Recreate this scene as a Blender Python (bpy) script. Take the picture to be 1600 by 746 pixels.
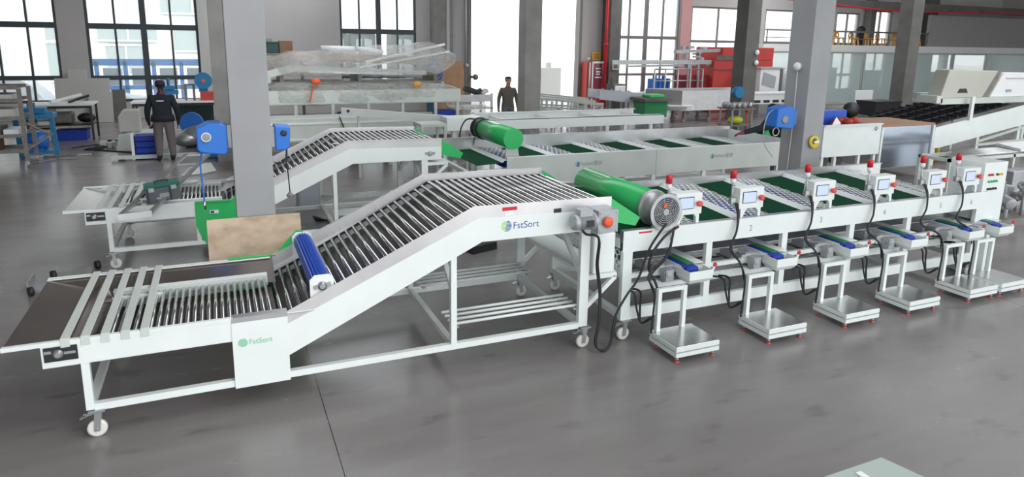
import bpy, bmesh, math, random
from mathutils import Vector, Matrix, noise
random.seed(5)
SC = bpy.context.scene
COL = SC.collection
for o in list(bpy.data.objects):
    bpy.data.objects.remove(o)

# ------------------------------------------------------------------ camera, light, exposure
cam_d = bpy.data.cameras.new('camera')
cam = bpy.data.objects.new('camera', cam_d)
COL.objects.link(cam)
R_ = Vector((0.91811696, -0.39601555, 0.01526202))
U_ = Vector((0.06635746, 0.19158075, 0.97923108))
F_ = Vector((0.39071465, 0.89803591, -0.20217212))
cam.matrix_world = Matrix(((R_.x, U_.x, -F_.x, 0), (R_.y, U_.y, -F_.y, 0), (R_.z, U_.z, -F_.z, 2.7), (0, 0, 0, 1)))
cam_d.sensor_width = 36
cam_d.lens = 36 * 1062.24 / 1600
cam_d.shift_y = -(373 - 284.8) / 1600
cam_d.clip_end = 300
SC.camera = cam

W = bpy.data.worlds.new('sky')
SC.world = W
W.use_nodes = True
wn = W.node_tree.nodes
wl = W.node_tree.links
bg = wn['Background']
bg.inputs[0].default_value = (0.93, 0.97, 1.0, 1)
bg.inputs[1].default_value = 1.75

sun_d = bpy.data.lights.new('sun', 'SUN')
sun_d.energy = 1.9
sun_d.angle = math.radians(50)
sun = bpy.data.objects.new('sun', sun_d)
COL.objects.link(sun)
sun.rotation_euler = Vector((-0.55, 0.62, -0.62)).to_track_quat('-Z', 'Y').to_euler()

SC.view_settings.view_transform = 'Standard'
SC.view_settings.look = 'None'
SC.view_settings.gamma = 1
SC.view_settings.exposure = 0.55
SC.view_settings.use_curve_mapping = False


# ------------------------------------------------------------------ materials
def mat(name, col, rough=0.5, metal=0.0, nz=None, emit=None, alpha=1.0, trans=0.0, bump=0.0, coat=0.0):
    """nz = (scale, second colour, stretch xyz)"""
    m = bpy.data.materials.new(name)
    m.use_nodes = True
    n = m.node_tree.nodes
    l = m.node_tree.links
    b = n['Principled BSDF']
    b.inputs['Base Color'].default_value = (*col, 1)
    b.inputs['Roughness'].default_value = rough
    b.inputs['Metallic'].default_value = metal
    b.inputs['Alpha'].default_value = alpha
    b.inputs['Transmission Weight'].default_value = trans
    b.inputs['Coat Weight'].default_value = coat
    if emit:
        b.inputs['Emission Color'].default_value = (*col, 1)
        b.inputs['Emission Strength'].default_value = emit
    if nz:
        tc = n.new('ShaderNodeTexCoord')
        mp = n.new('ShaderNodeMapping')
        mp.inputs['Scale'].default_value = nz[2] if len(nz) > 2 else (1, 1, 1)
        t = n.new('ShaderNodeTexNoise')
        t.inputs['Scale'].default_value = nz[0]
        t.inputs['Detail'].default_value = 5
        r = n.new('ShaderNodeValToRGB')
        r.color_ramp.elements[0].position = 0.35
        r.color_ramp.elements[1].position = 0.65
        r.color_ramp.elements[0].color = (*col, 1)
        r.color_ramp.elements[1].color = (*nz[1], 1)
        l.new(tc.outputs['Object'], mp.inputs['Vector'])
        l.new(mp.outputs['Vector'], t.inputs['Vector'])
        l.new(t.outputs['Fac'], r.inputs['Fac'])
        l.new(r.outputs['Color'], b.inputs['Base Color'])
        if bump:
            bp = n.new('ShaderNodeBump')
            bp.inputs['Strength'].default_value = bump
            bp.inputs['Distance'].default_value = 0.02
            l.new(t.outputs['Fac'], bp.inputs['Height'])
            l.new(bp.outputs['Normal'], b.inputs['Normal'])
    return m


white = mat('white powder coat', (0.83, 0.88, 0.86), 0.35, nz=(3.0, (0.80, 0.85, 0.83)))
white2 = mat('aged cream white coat', (0.62, 0.66, 0.62), 0.45, nz=(2.0, (0.55, 0.60, 0.56)))
steel = mat('stainless steel', (0.70, 0.70, 0.70), 0.24, 1.0, nz=(4.0, (0.62, 0.62, 0.62), (8, 8, 1)))
pansteel = mat('brownish reflective steel', (0.40, 0.355, 0.33), 0.22, 0.9, nz=(2.5, (0.33, 0.29, 0.265)))
steel_soft = mat('brushed stainless', (0.66, 0.66, 0.66), 0.38, 1.0, nz=(5.0, (0.58, 0.58, 0.59)))
guardm = mat('light stainless guard', (0.80, 0.785, 0.785), 0.3, 0.5, nz=(3.0, (0.72, 0.71, 0.715)))
chrome = mat('polished roller steel', (0.80, 0.80, 0.79), 0.12, 1.0)
galv = mat('galvanised metal', (0.50, 0.51, 0.51), 0.42, 0.8, nz=(9.0, (0.42, 0.43, 0.44)))
gapshade = mat('roller gap shade', (0.075, 0.068, 0.058), 0.35, 0.5, nz=(14.0, (0.04, 0.036, 0.03)))  # dark tone stands in for the shade between the rollers
cast = mat('cast grey paint', (0.42, 0.44, 0.46), 0.42, 0.3)
green = mat('bright green paint', (0.035, 0.50, 0.135), 0.3, coat=0.2)
belt_green = mat('dark green conveyor belt', (0.003, 0.055, 0.024), 0.75)
belt_green.node_tree.nodes['Principled BSDF'].inputs['Specular IOR Level'].default_value = 0.1
belt_mid = mat('mid green belt', (0.035, 0.26, 0.05), 0.5)
blue = mat('royal blue plastic', (0.008, 0.085, 0.52), 0.38)
belt_blue = mat('blue belt', (0.006, 0.04, 0.36), 0.6)
under_blue = mat('deep blue lower belt', (0.004, 0.02, 0.28), 0.8)
under_blue.node_tree.nodes['Principled BSDF'].inputs['Specular IOR Level'].default_value = 0.05
sky_blue = mat('bright blue casing', (0.02, 0.17, 0.62), 0.4)
teal_blue = mat('blue machine paint', (0.02, 0.2, 0.42), 0.45)
black = mat('black rubber', (0.014, 0.014, 0.016), 0.5)
blackm = mat('black metal', (0.03, 0.03, 0.032), 0.4, 0.2)
red = mat('signal red', (0.62, 0.02, 0.03), 0.3)
redm = mat('red machine enamel', (0.56, 0.06, 0.05), 0.6, nz=(3.0, (0.50, 0.055, 0.045)))
orange = mat('orange plastic', (0.85, 0.12, 0.04), 0.4)
pink = mat('coral red plastic', (0.75, 0.09, 0.08), 0.45)
yellow = mat('yellow', (0.75, 0.6, 0.05), 0.5)
amber = mat('orange moulded plastic', (0.72, 0.36, 0.06), 0.45)
nylon = mat('cream nylon', (0.74, 0.75, 0.68), 0.4)
screen = mat('lit lcd screen', (0.42, 0.50, 0.66), 0.2, emit=0.35)
brown = mat('brown carton', (0.25, 0.14, 0.085), 0.8, nz=(6.0, (0.21, 0.115, 0.07)))
wood = mat('bare plywood', (0.60, 0.47, 0.35), 0.7, nz=(5.0, (0.42, 0.30, 0.21), (1, 1, 1.6)))
wood2 = mat('tan plywood', (0.46, 0.27, 0.16), 0.7, nz=(4.0, (0.38, 0.22, 0.13)))
wallm = mat('painted plaster wall', (0.53, 0.505, 0.50), 0.85, nz=(0.8, (0.49, 0.47, 0.465)))
colm = mat('grey painted column', (0.36, 0.362, 0.37), 0.6, nz=(1.6, (0.32, 0.322, 0.33)))
coldark = mat('dark concrete column', (0.155, 0.15, 0.14), 0.75, nz=(2.2, (0.12, 0.117, 0.11)))  # darkest of the column greys, reused on small dark parts
colmid = mat('mid grey concrete column', (0.30, 0.29, 0.275), 0.75, nz=(2.2, (0.235, 0.23, 0.22)))  # middle column grey, slightly mottled
colpink = mat('salmon wall strip', (0.62, 0.36, 0.35), 0.8)
framed = mat('dark window frame', (0.035, 0.05, 0.06), 0.45)
framehaze = mat('flare haze grey frame', (0.20, 0.19, 0.18), 0.5)  # grey imitates lens flare haze over frames by the doorway and rightwards
panelw = mat('pale foam board', (0.53, 0.53, 0.50), 0.8)
graybrown = mat('grey brown painted steel', (0.23, 0.215, 0.20), 0.55, nz=(7.0, (0.17, 0.155, 0.14)))
jacket = mat('black work jacket', (0.010, 0.014, 0.022), 0.85)
trouser = mat('grey trousers', (0.15, 0.125, 0.13), 0.9)
denim = mat('blue grey jeans', (0.12, 0.14, 0.18), 0.9)
khaki = mat('grey brown shirt', (0.12, 0.11, 0.09), 0.9)
skin = mat('skin', (0.48, 0.25, 0.17), 0.55)
hairm = mat('black hair', (0.012, 0.01, 0.01), 0.6)
maroon = mat('maroon cloth', (0.16, 0.012, 0.03), 0.8)
print_green = mat('printed green', (0.20, 0.62, 0.36), 0.5)
print_lime = mat('printed lime', (0.35, 0.66, 0.12), 0.5)
print_blue = mat('printed navy', (0.015, 0.09, 0.33), 0.5)
print_gray = mat('printed grey', (0.30, 0.31, 0.30), 0.5)
print_white = mat('printed white', (0.85, 0.86, 0.86), 0.5)
clearpl = mat('clear acrylic', (0.86, 0.88, 0.88), 0.12, alpha=0.28)
film = mat('crumpled stretch film', (0.80, 0.80, 0.77), 0.18, alpha=0.34, nz=(7.0, (0.60, 0.60, 0.57), (1, 1, 3)), bump=0.9)
tarp = mat('white tarpaulin', (0.74, 0.76, 0.80), 0.5, nz=(1.3, (0.62, 0.65, 0.70)), bump=0.6)
facade = mat('pale factory facade', (0.80, 0.78, 0.73), 0.9, nz=(0.4, (0.72, 0.72, 0.70)))
office = mat('office interior wall', (0.50, 0.56, 0.55), 0.8)
officed = mat('office furniture grey', (0.40, 0.46, 0.45), 0.6)
glass = mat('tinted window glass', (0.75, 0.90, 0.88), 0.04, alpha=0.22)
glasso = mat('office glass', (0.74, 0.86, 0.84), 0.08, alpha=0.5)
asphalt = mat('pale yard concrete', (0.66, 0.66, 0.65), 0.9)  # even pale grey for the ground outside


def floor_material():
    m = bpy.data.materials.new('ground concrete floor')
    m.use_nodes = True
    n = m.node_tree.nodes
    l = m.node_tree.links
    b = n['Principled BSDF']
    tc = n.new('ShaderNodeTexCoord')
    t = n.new('ShaderNodeTexNoise')
    t.inputs['Scale'].default_value = 0.9
    t.inputs['Detail'].default_value = 7
    t.inputs['Roughness'].default_value = 0.6
    r = n.new('ShaderNodeValToRGB')
    e = r.color_ramp.elements
    e[0].position = 0.3
    e[1].position = 0.7
    e[0].color = (0.20, 0.186, 0.181, 1)
    e[1].color = (0.262, 0.247, 0.242, 1)
    mp = n.new('ShaderNodeMapping')
    mp.inputs['Scale'].default_value = (0.6, 2.4, 1)
    l.new(tc.outputs['Object'], mp.inputs['Vector'])
    l.new(mp.outputs['Vector'], t.inputs['Vector'])
    l.new(t.outputs['Fac'], r.inputs['Fac'])
    # dark scuffs
    t2 = n.new('ShaderNodeTexNoise')
    t2.inputs['Scale'].default_value = 2.6
    t2.inputs['Detail'].default_value = 4
    mp2 = n.new('ShaderNodeMapping')
    mp2.inputs['Scale'].default_value = (0.8, 1.9, 1)
    l.new(tc.outputs['Object'], mp2.inputs['Vector'])
    l.new(mp2.outputs['Vector'], t2.inputs['Vector'])
    r2 = n.new('ShaderNodeValToRGB')
    r2.color_ramp.elements[0].position = 0.26
    r2.color_ramp.elements[1].position = 0.40
    r2.color_ramp.elements[0].color = (0.72, 0.71, 0.71, 1)
    r2.color_ramp.elements[1].color = (1, 1, 1, 1)
    l.new(t2.outputs['Fac'], r2.inputs['Fac'])
    mx = n.new('ShaderNodeMixRGB')
    mx.blend_type = 'MULTIPLY'
    mx.inputs[0].default_value = 1
    l.new(r.outputs['Color'], mx.inputs[1])
    l.new(r2.outputs['Color'], mx.inputs[2])
    # saw-cut joint lines
    sp = n.new('ShaderNodeSeparateXYZ')
    l.new(tc.outputs['Object'], sp.inputs[0])
    a = n.new('ShaderNodeMath'); a.operation = 'SUBTRACT'; a.inputs[1].default_value = 0.585
    l.new(sp.outputs['X'], a.inputs[0])
    c = n.new('ShaderNodeMath'); c.operation = 'PINGPONG'; c.inputs[1].default_value = 3.615
    l.new(a.outputs[0], c.inputs[0])
    d = n.new('ShaderNodeMath'); d.operation = 'LESS_THAN'; d.inputs[1].default_value = 0.0032
    l.new(c.outputs[0], d.inputs[0])
    mj = n.new('ShaderNodeMixRGB')
    l.new(d.outputs[0], mj.inputs[0])
    l.new(mx.outputs[0], mj.inputs[1])
    mj.inputs[2].default_value = (0.018, 0.017, 0.017, 1)
    l.new(mj.outputs[0], b.inputs['Base Color'])
    rr = n.new('ShaderNodeMapRange')
    rr.inputs[3].default_value = 0.16
    rr.inputs[4].default_value = 0.34
    l.new(t.outputs['Fac'], rr.inputs[0])
    l.new(rr.outputs[0], b.inputs['Roughness'])
    return m


# ------------------------------------------------------------------ mesh builder
OFF = Vector((0, 0, 0))
XF = None


class MB:
    def __init__(s):
        s.v = []; s.f = []; s.s = []; s.m = []

    def add(s, vs, fs, smooth=False, mi=0):
        b = len(s.v)
        s.v += [Vector(p) for p in vs]
        for i, f in enumerate(fs):
            s.f.append([b + k for k in f])
            s.s.append(smooth[i] if isinstance(smooth, list) else smooth)
            s.m.append(mi)
        return s

    def box(s, x0, x1, y0, y1, z0, z1, mi=0):
        return s.add([(x, y, z) for z in (z0, z1) for y in (y0, y1) for x in (x0, x1)],
                     [(0, 1, 3, 2), (4, 6, 7, 5), (0, 4, 5, 1), (2, 3, 7, 6), (0, 2, 6, 4), (1, 5, 7, 3)], mi=mi)

    def cbox(s, c, d, rz=0, mi=0, rx=0, ry=0):
        M = Matrix.Translation(c) @ Matrix.Rotation(rz, 4, 'Z') @ Matrix.Rotation(ry, 4, 'Y') @ Matrix.Rotation(rx, 4, 'X')
        vs = [M @ Vector((x * d[0] / 2, y * d[1] / 2, z * d[2] / 2)) for z in (-1, 1) for y in (-1, 1) for x in (-1, 1)]
        return s.add(vs, [(0, 1, 3, 2), (4, 6, 7, 5), (0, 4, 5, 1), (2, 3, 7, 6), (0, 2, 6, 4), (1, 5, 7, 3)], mi=mi)

    def bar(s, p, q, w, h=None, mi=0, up=(0, 0, 1)):
        h = h or w
        p = Vector(p); q = Vector(q)
        d = (q - p).normalized()
        up = Vector(up)
        if abs(d.dot(up)) > 0.99:
            up = Vector((0, 1, 0))
        a = d.cross(up).normalized() * w / 2
        b = a.cross(d).normalized() * h / 2
        vs = [p - a - b, p + a - b, p - a + b, p + a + b, q - a - b, q + a - b, q - a + b, q + a + b]
        return s.add(vs, [(0, 1, 3, 2), (4, 6, 7, 5), (0, 4, 5, 1), (2, 3, 7, 6), (0, 2, 6, 4), (1, 5, 7, 3)], mi=mi)

    def tube(s, p, q, r, r2=None, n=12, mi=0, cap=True):
        r2 = r if r2 is None else r2
        p = Vector(p); q = Vector(q)
        d = (q - p).normalized()
        a = d.orthogonal().normalized(); b = d.cross(a)
        vs = []
        for c, rr in ((p, r), (q, r2)):
            for i in range(n):
                t = 2 * math.pi * i / n
                vs.append(c + (a * math.cos(t) + b * math.sin(t)) * rr)
        fs = [(i, (i + 1) % n, n + (i + 1) % n, n + i) for i in range(n)]
        sm = [True] * n
        if cap:
            fs += [tuple(range(n)), tuple(range(n, 2 * n))]
            sm += [False, False]
        return s.add(vs, fs, sm, mi)

    def path(s, pts, r, n=8, sub=6, mi=0):
        P = [Vector(p) for p in pts]
        Q = []
        for i in range(len(P) - 1):
            a = P[max(i - 1, 0)]; b = P[i]; c = P[i + 1]; d = P[min(i + 2, len(P) - 1)]
            for k in range(sub):
                t = k / sub
                Q.append(0.5 * ((2 * b) + (c - a) * t + (2 * a - 5 * b + 4 * c - d) * t * t + (3 * b - a - 3 * c + d) * t ** 3))
        Q.append(P[-1])
        base = len(s.v)
        nrm = None
        for i, p in enumerate(Q):
            d = (Q[min(i + 1, len(Q) - 1)] - Q[max(i - 1, 0)])
            d = d.normalized() if d.length > 1e-6 else Vector((0, 0, 1))
            nrm = d.orthogonal().normalized() if nrm is None else (nrm - d * nrm.dot(d)).normalized()
            b = d.cross(nrm)
            for k in range(n):
                t = 2 * math.pi * k / n
                s.v.append(p + (nrm * math.cos(t) + b * math.sin(t)) * r)
        for i in range(len(Q) - 1):
            for k in range(n):
                s.f.append([base + i * n + k, base + i * n + (k + 1) % n, base + (i + 1) * n + (k + 1) % n, base + (i + 1) * n + k])
                s.s.append(True); s.m.append(mi)
        for o in (0, (len(Q) - 1) * n):
            s.f.append([base + o + k for k in range(n)]); s.s.append(False); s.m.append(mi)
        return s

    def prism(s, pts, plane, a, b, mi=0):
        def P(u, v, w):
            return {'xz': (u, w, v), 'yz': (w, u, v), 'xy': (u, v, w)}[plane]
        n = len(pts)
        vs = [P(u, v, a) for u, v in pts] + [P(u, v, b) for u, v in pts]
        return s.add(vs, [tuple(range(n)), tuple(range(n, 2 * n))] + [(i, (i + 1) % n, n + (i + 1) % n, n + i) for i in range(n)], mi=mi)

    def slab(s, quad, t, mi=0):
        q = [Vector(p) for p in quad]
        nn = (q[1] - q[0]).cross(q[2] - q[0]).normalized() * t / 2
        n = len(q)
        vs = [p - nn for p in q] + [p + nn for p in q]
        return s.add(vs, [tuple(range(n)), tuple(range(n, 2 * n))] + [(i, (i + 1) % n, n + (i + 1) % n, n + i) for i in range(n)], mi=mi)

    def lathe(s, prof, c, axis=(0, 0, 1), n=20, mi=0):
        """prof = [(r, h)] along axis"""
        c = Vector(c); d = Vector(axis).normalized()
        a = d.orthogonal().normalized(); b = d.cross(a)
        base = len(s.v)
        for r, h in prof:
            for i in range(n):
                t = 2 * math.pi * i / n
                s.v.append(c + d * h + (a * math.cos(t) + b * math.sin(t)) * max(r, 1e-4))
        for j in range(len(prof) - 1):
            for i in range(n):
                s.f.append([base + j * n + i, base + j * n + (i + 1) % n, base + (j + 1) * n + (i + 1) % n, base + (j + 1) * n + i])
                s.s.append(abs(prof[j][1] - prof[j + 1][1]) > 1e-5 and n > 8); s.m.append(mi)
        for j in (0, len(prof) - 1):
            if prof[j][0] > 1e-3:
                s.f.append([base + j * n + i for i in range(n)]); s.s.append(False); s.m.append(mi)
        return s

    def ball(s, c, r, sc=(1, 1, 1), n=14, mi=0):
        c = Vector(c); base = len(s.v); k = n // 2
        for j in range(k + 1):
            ph = math.pi * j / k
            for i in range(n):
                t = 2 * math.pi * i / n
                s.v.append(c + Vector((math.sin(ph) * math.cos(t) * r * sc[0], math.sin(ph) * math.sin(t) * r * sc[1], math.cos(ph) * r * sc[2])))
        for j in range(k):
            for i in range(n):
                s.f.append([base + j * n + i, base + j * n + (i + 1) % n, base + (j + 1) * n + (i + 1) % n, base + (j + 1) * n + i])
                s.s.append(True); s.m.append(mi)
        return s

    def ring(s, c, r, w, axis, n=24, mi=0):
        c = Vector(c); d = Vector(axis).normalized(); a = d.orthogonal().normalized(); b = d.cross(a)
        m = 6; base = len(s.v)
        for i in range(n):
            t = 2 * math.pi * i / n
            e = a * math.cos(t) + b * math.sin(t)
            for k in range(m):
                u = 2 * math.pi * k / m
                s.v.append(c + e * (r + w * math.cos(u)) + d * w * math.sin(u))
        for i in range(n):
            for k in range(m):
                s.f.append([base + i * m + k, base + i * m + (k + 1) % m, base + ((i + 1) % n) * m + (k + 1) % m, base + ((i + 1) % n) * m + k])
                s.s.append(True); s.m.append(mi)
        return s

    def perf(s, o, u, v, nu, nv, hole=0.72, mi=0):
        """hexagonally perforated sheet, real holes"""
        o = Vector(o); u = Vector(u); v = Vector(v)
        du = u / nu; dv = v / nv
        for j in range(nv):
            for i in range(nu):
                c = o + du * (i + 0.5 + (0.5 if j % 2 else 0) * (1 if i < nu - 1 else 0)) + dv * (j + 0.5)
                if j % 2 and i == nu - 1:
                    continue
                hexo = [(0, -.667), (.5, -.333), (.5, .333), (0, .667), (-.5, .333), (-.5, -.333)]
                vs = [c + du * a + dv * b for a, b in hexo] + [c + (du * a + dv * b) * hole for a, b in hexo]
                s.add(vs, [(k, (k + 1) % 6, 6 + (k + 1) % 6, 6 + k) for k in range(6)], mi=mi)
        return s

    def build(s, name, mats, parent=None, bevel=0, solid=0, **kw):
        me = bpy.data.meshes.new(name)
        vs = s.v
        if XF:
            vs = [XF(p) for p in vs]
        me.from_pydata([tuple(p - OFF) for p in vs], [], s.f)
        me.polygons.foreach_set('use_smooth', s.s)
        me.polygons.foreach_set('material_index', s.m)
        for m in (mats if isinstance(mats, (list, tuple)) else [mats]):
            me.materials.append(m)
        bm = bmesh.new(); bm.from_mesh(me)
        bmesh.ops.recalc_face_normals(bm, faces=bm.faces)
        bm.to_mesh(me); bm.free()
        o = bpy.data.objects.new(name, me)
        COL.objects.link(o)
        if parent:
            o.parent = parent
        else:
            o.location = OFF
        if bevel:
            b = o.modifiers.new('bevel', 'BEVEL'); b.width = bevel; b.segments = 2; b.limit_method = 'ANGLE'
        if solid:
            b = o.modifiers.new('solid', 'SOLIDIFY'); b.thickness = solid
        for k, x in kw.items():
            o[k] = x
        return o


def thing(name, label, cat, loc, group=None):
    """Empty at the base; parts built afterwards are given in world coordinates"""
    global OFF
    OFF = Vector(loc)
    o = bpy.data.objects.new(name, None)
    o.empty_display_size = 0.1
    COL.objects.link(o)
    o.location = loc
    o['label'] = label; o['category'] = cat
    if group:
        o['group'] = group
    return o


def single(mb, name, mats, label, cat, loc=None, group=None, **kw):
    global OFF
    if loc is None:
        mn = [min(p[i] for p in mb.v) for i in range(3)]; mx = [max(p[i] for p in mb.v) for i in range(3)]
        loc = ((mn[0] + mx[0]) / 2, (mn[1] + mx[1]) / 2, mn[2])
    OFF = Vector(loc)
    o = mb.build(name, mats, **kw)
    o['label'] = label; o['category'] = cat
    if group:
        o['group'] = group
    return o


def struct(mb, name, mats, **kw):
    global OFF
    OFF = Vector((0, 0, 0))
    o = mb.build(name, mats, **kw)
    o['kind'] = 'structure'
    return o


def dup(root, loc, label=None, rz=None):
    def cp(o, par):
        c = o.copy(); COL.objects.link(c); c.parent = par
        for ch in o.children:
            cp(ch, c)
        return c
    r = cp(root, None)
    r.location = loc
    if rz is not None:
        r.rotation_euler = (0, 0, rz)
    if label:
        r['label'] = label
    return r


def text(body, size, loc, m, parent, name='lettering', rot=(math.pi / 2, 0, 0), ext=0.0008, shear=0):
    cu = bpy.data.curves.new('t', 'FONT')
    cu.body = body; cu.size = size; cu.extrude = ext; cu.align_x = 'LEFT'; cu.shear = shear
    t = bpy.data.objects.new('t', cu)
    COL.objects.link(t)
    bpy.context.view_layer.update()
    me = bpy.data.meshes.new_from_object(t.evaluated_get(bpy.context.evaluated_depsgraph_get()))
    bpy.data.objects.remove(t); bpy.data.curves.remove(cu)
    me.materials.clear(); me.materials.append(m)
    o = bpy.data.objects.new(name, me)
    COL.objects.link(o)
    o.rotation_euler = rot
    o.location = Vector(loc) - OFF
    o.parent = parent
    return o


def logo(parent, x, y, z, r, cols, txt=None, tcol=None, size=None):
    """disc of horizontal stripes, two-tone, then lettering; faces -Y"""
    b = MB()
    k = 8
    for i in range(k):
        z0 = -r + 2 * r * i / k; z1 = z0 + 2 * r / k * 0.62
        zc = (z0 + z1) / 2
        w = math.sqrt(max(r * r - zc * zc, 0))
        sx = -w + w * 2 * (0.35 + 0.3 * i / k)
        b.prism([(x - w, z + z0), (x + sx, z + z0), (x + sx, z + z1), (x - w, z + z1)], 'xz', y, y - 0.0015, 0)
        b.prism([(x + sx, z + z0), (x + w, z + z0), (x + w, z + z1), (x + sx, z + z1)], 'xz', y, y - 0.0015, 1)
    cr = [(x + r * math.cos(t) * 1.08, z + r * math.sin(t) * 1.08) for t in [math.radians(-75 + 15 * j) for j in range(11)]]
    cr += [(x + r * 0.2 + r * math.cos(t) * 0.80, z + r * math.sin(t) * 0.92) for t in [math.radians(75 - 15 * j) for j in range(11)]]
    for j in range(10):
        b.prism([cr[j], cr[j + 1], cr[20 - j], cr[21 - j]], 'xz', y, y - 0.0017, 1)
    b.build('logo', cols, parent)
    if txt:
        text(txt, size, (x + r * 1.35, y - 0.001, z - size * 0.34), tcol, parent, 'lettering')


def caster(parent, x, y, ztop, r=0.062, swing=1, brake=True):
    b = MB()
    z = r
    b.lathe([(r * 0.35, -0.018), (r * 0.8, -0.018), (r, -0.012), (r, 0.012), (r * 0.8, 0.018), (r * 0.35, 0.018)], (x, y, z), (0, 1, 0), 20)
    w = b.build('caster_wheel', nylon, parent)
    b = MB()
    for sgn in (-1, 1):
        b.prism([(x - 0.018, z - 0.016), (x + 0.018, z - 0.016), (x + 0.022 + 0.025 * swing, ztop - 0.02), (x - 0.022 + 0.025 * swing, ztop - 0.02)], 'xz', y + sgn * 0.026, y + sgn * 0.022)
    b.tube((x, y - 0.034, z), (x, y + 0.034, z), 0.010, n=8)
    b.box(x - 0.03 + 0.02 * swing, x + 0.03 + 0.02 * swing, y - 0.028, y + 0.028, ztop - 0.026, ztop - 0.014)
    b.box(x - 0.045 + 0.01 * swing, x + 0.055 + 0.01 * swing, y - 0.045, y + 0.045, ztop - 0.012, ztop)
    b.tube((x + 0.02 * swing, y, ztop - 0.03), (x + 0.02 * swing, y, ztop), 0.018, n=10)
    if brake:
        b.bar((x - 0.04, y, ztop - 0.035), (x - 0.095, y, ztop - 0.055), 0.035, 0.006)
        b.bar((x - 0.02, y - 0.02, ztop - 0.03), (x - 0.07, y - 0.02, ztop - 0.02), 0.010)
    b.build('caster_fork', galv, w)
    return w


# ------------------------------------------------------------------ the building
b = MB(); b.box(-14, 42, -9, 26.3, -0.1, 0)
floor = struct(b, 'floor', floor_material())
b = MB(); b.box(-60, 120, 26.3, 90, -0.25, -0.12)
struct(b, 'trim_1', asphalt)

WY = 26.0
WT = 0.3


def wall_seg(mb, x0, x1, z0, z1):
    mb.box(x0, x1, WY, WY + WT, z0, z1)


# (x0, x1, z0, z1) openings in the far wall; last pair added to brighten the offices
HT = 7.2
ops = [(-10.2, -7.1, .55, 5.6), (-6.9, -4.50, .55, 5.6), (-3.72, -0.42, .55, 5.6), (4.33, 7.2, .55, 5.6), (9.42, 14.3, 0, 5.8),
       (15.95, 19.46, .5, 5.6), (20.1, 23.25, .5, 4.42), (24.44, 28.6, .5, 4.42), (29.1, 30.75, .5, 4.42), (31.45, 33.1, .5, 4.6), (34.4, 37.6, .5, 2.35), (38.0, 41.6, .5, 2.35)]
b = MB()
px = -14
for i, (x0, x1, z0, z1) in enumerate(ops):
    wall_seg(b, px, x0, 0, HT)
    if z0 > 0:
        wall_seg(b, x0, x1, 0, z0)
    wall_seg(b, x0, x1, z1, HT)
    px = x1
wall_seg(b, px, 42, 0, HT)
struct(b, 'wall_far', wallm)
b = MB(); b.box(19.5, 20.06, WY - 0.06, WY - 0.005, 0, HT)
struct(b, 'trim_2', colpink)
b = MB(); b.box(-14.3, -14, -9, 26.3, 0, HT); struct(b, 'wall_left', wallm)
b = MB(); b.box(42, 42.3, -9, 26.3, 0, HT); struct(b, 'wall_right', wallm)

# unseen ceiling, its slabs and open gaps shaped to control the daylight
for i, (x0, x1) in enumerate(((-14, 2.0), (5.0, 16.6), (19.4, 23.9), (26.7, 42))):
    b = MB(); b.box(x0, x1, -9, 26.3, HT, HT + 0.2)
    struct(b, 'ceiling' if i == 0 else 'ceiling_slab', wallm)


def window(idx, x0, x1, z0, z1, fm, ncol, thick, trans, glassmat=glass):
    m = MB()
    y0, y1 = WY + 0.03, WY + 0.13
    t = 0.08
    m.box(x0, x0 + t, y0, y1, z0, z1).box(x1 - t, x1, y0, y1, z0, z1).box(x0 + t, x1 - t, y0, y1, z0, z0 + t).box(x0 + t, x1 - t, y0, y1, z1 - t, z1)
    for k in range(1, ncol):
        w = 0.09 if k in thick else 0.03
        xc = x0 + (x1 - x0) * k / ncol
        m.box(xc - w, xc + w, y0 + 0.002, y1 - 0.002, z0 + t, z1 - t)
    for (zt, w) in trans:
        m.box(x0 + t, x1 - t, y0 + 0.004, y1 - 0.004, zt - w, zt + w)
    f = struct(m, 'window_%d' % idx, fm)
    g = MB(); g.box(x0 + t, x1 - t, y0 + 0.045, y0 + 0.053, z0 + t, z1 - t)
    g.build('pane', glassmat, f)
    return f


trL = [(3.0, 0.09), (1.34, 0.07), (4.6, 0.06)]
window(1, *ops[0], framed, 4, (2,), trL)
window(2, *ops[1], framed, 3, (), trL)
window(3, *ops[2], framed, 4, (2,), trL)
window(4, *ops[3], framed, 4, (2,), trL)
window(5, *ops[5], framehaze, 4, (2,), [(2.98, 0.07), (1.36, 0.05)])
window(6, *ops[6], framehaze, 2, (), [(2.86, 0.06), (1.3, 0.05)])
window(7, *ops[7], framehaze, 2, (), [(2.86, 0.06), (1.3, 0.05)])
window(8, *ops[8], framehaze, 2, (), [(2.86, 0.06), (1.3, 0.05)])
window(9, *ops[9], framehaze, 2, (), [(2.86, 0.06), (1.3, 0.05)])

# doorway jamb + gate rail
b = MB()
b.box(9.30, 9.427, WY - 0.06, WY + 0.32, 0, 5.9).box(14.293, 14.42, WY - 0.06, WY + 0.32, 0, 5.9).box(9.42, 14.3, WY - 0.06, WY + 0.32, 5.8, 5.92)
struct(b, 'door_1', framehaze)
b = MB(); b.box(9.43, 14.29, WY + .305, WY + 0.6, -0.1, -0.002); struct(b, 'trim_3', asphalt)

# columns, one mesh each
ci = 0


def column(x0, x1, y0, y1, m, top=HT):
    global ci
    ci += 1
    c = MB(); c.box(x0, x1, y0, y1, 0, top)
    return struct(c, 'column' if ci == 1 else 'column_%d' % ci, m, bevel=0.008)


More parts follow.
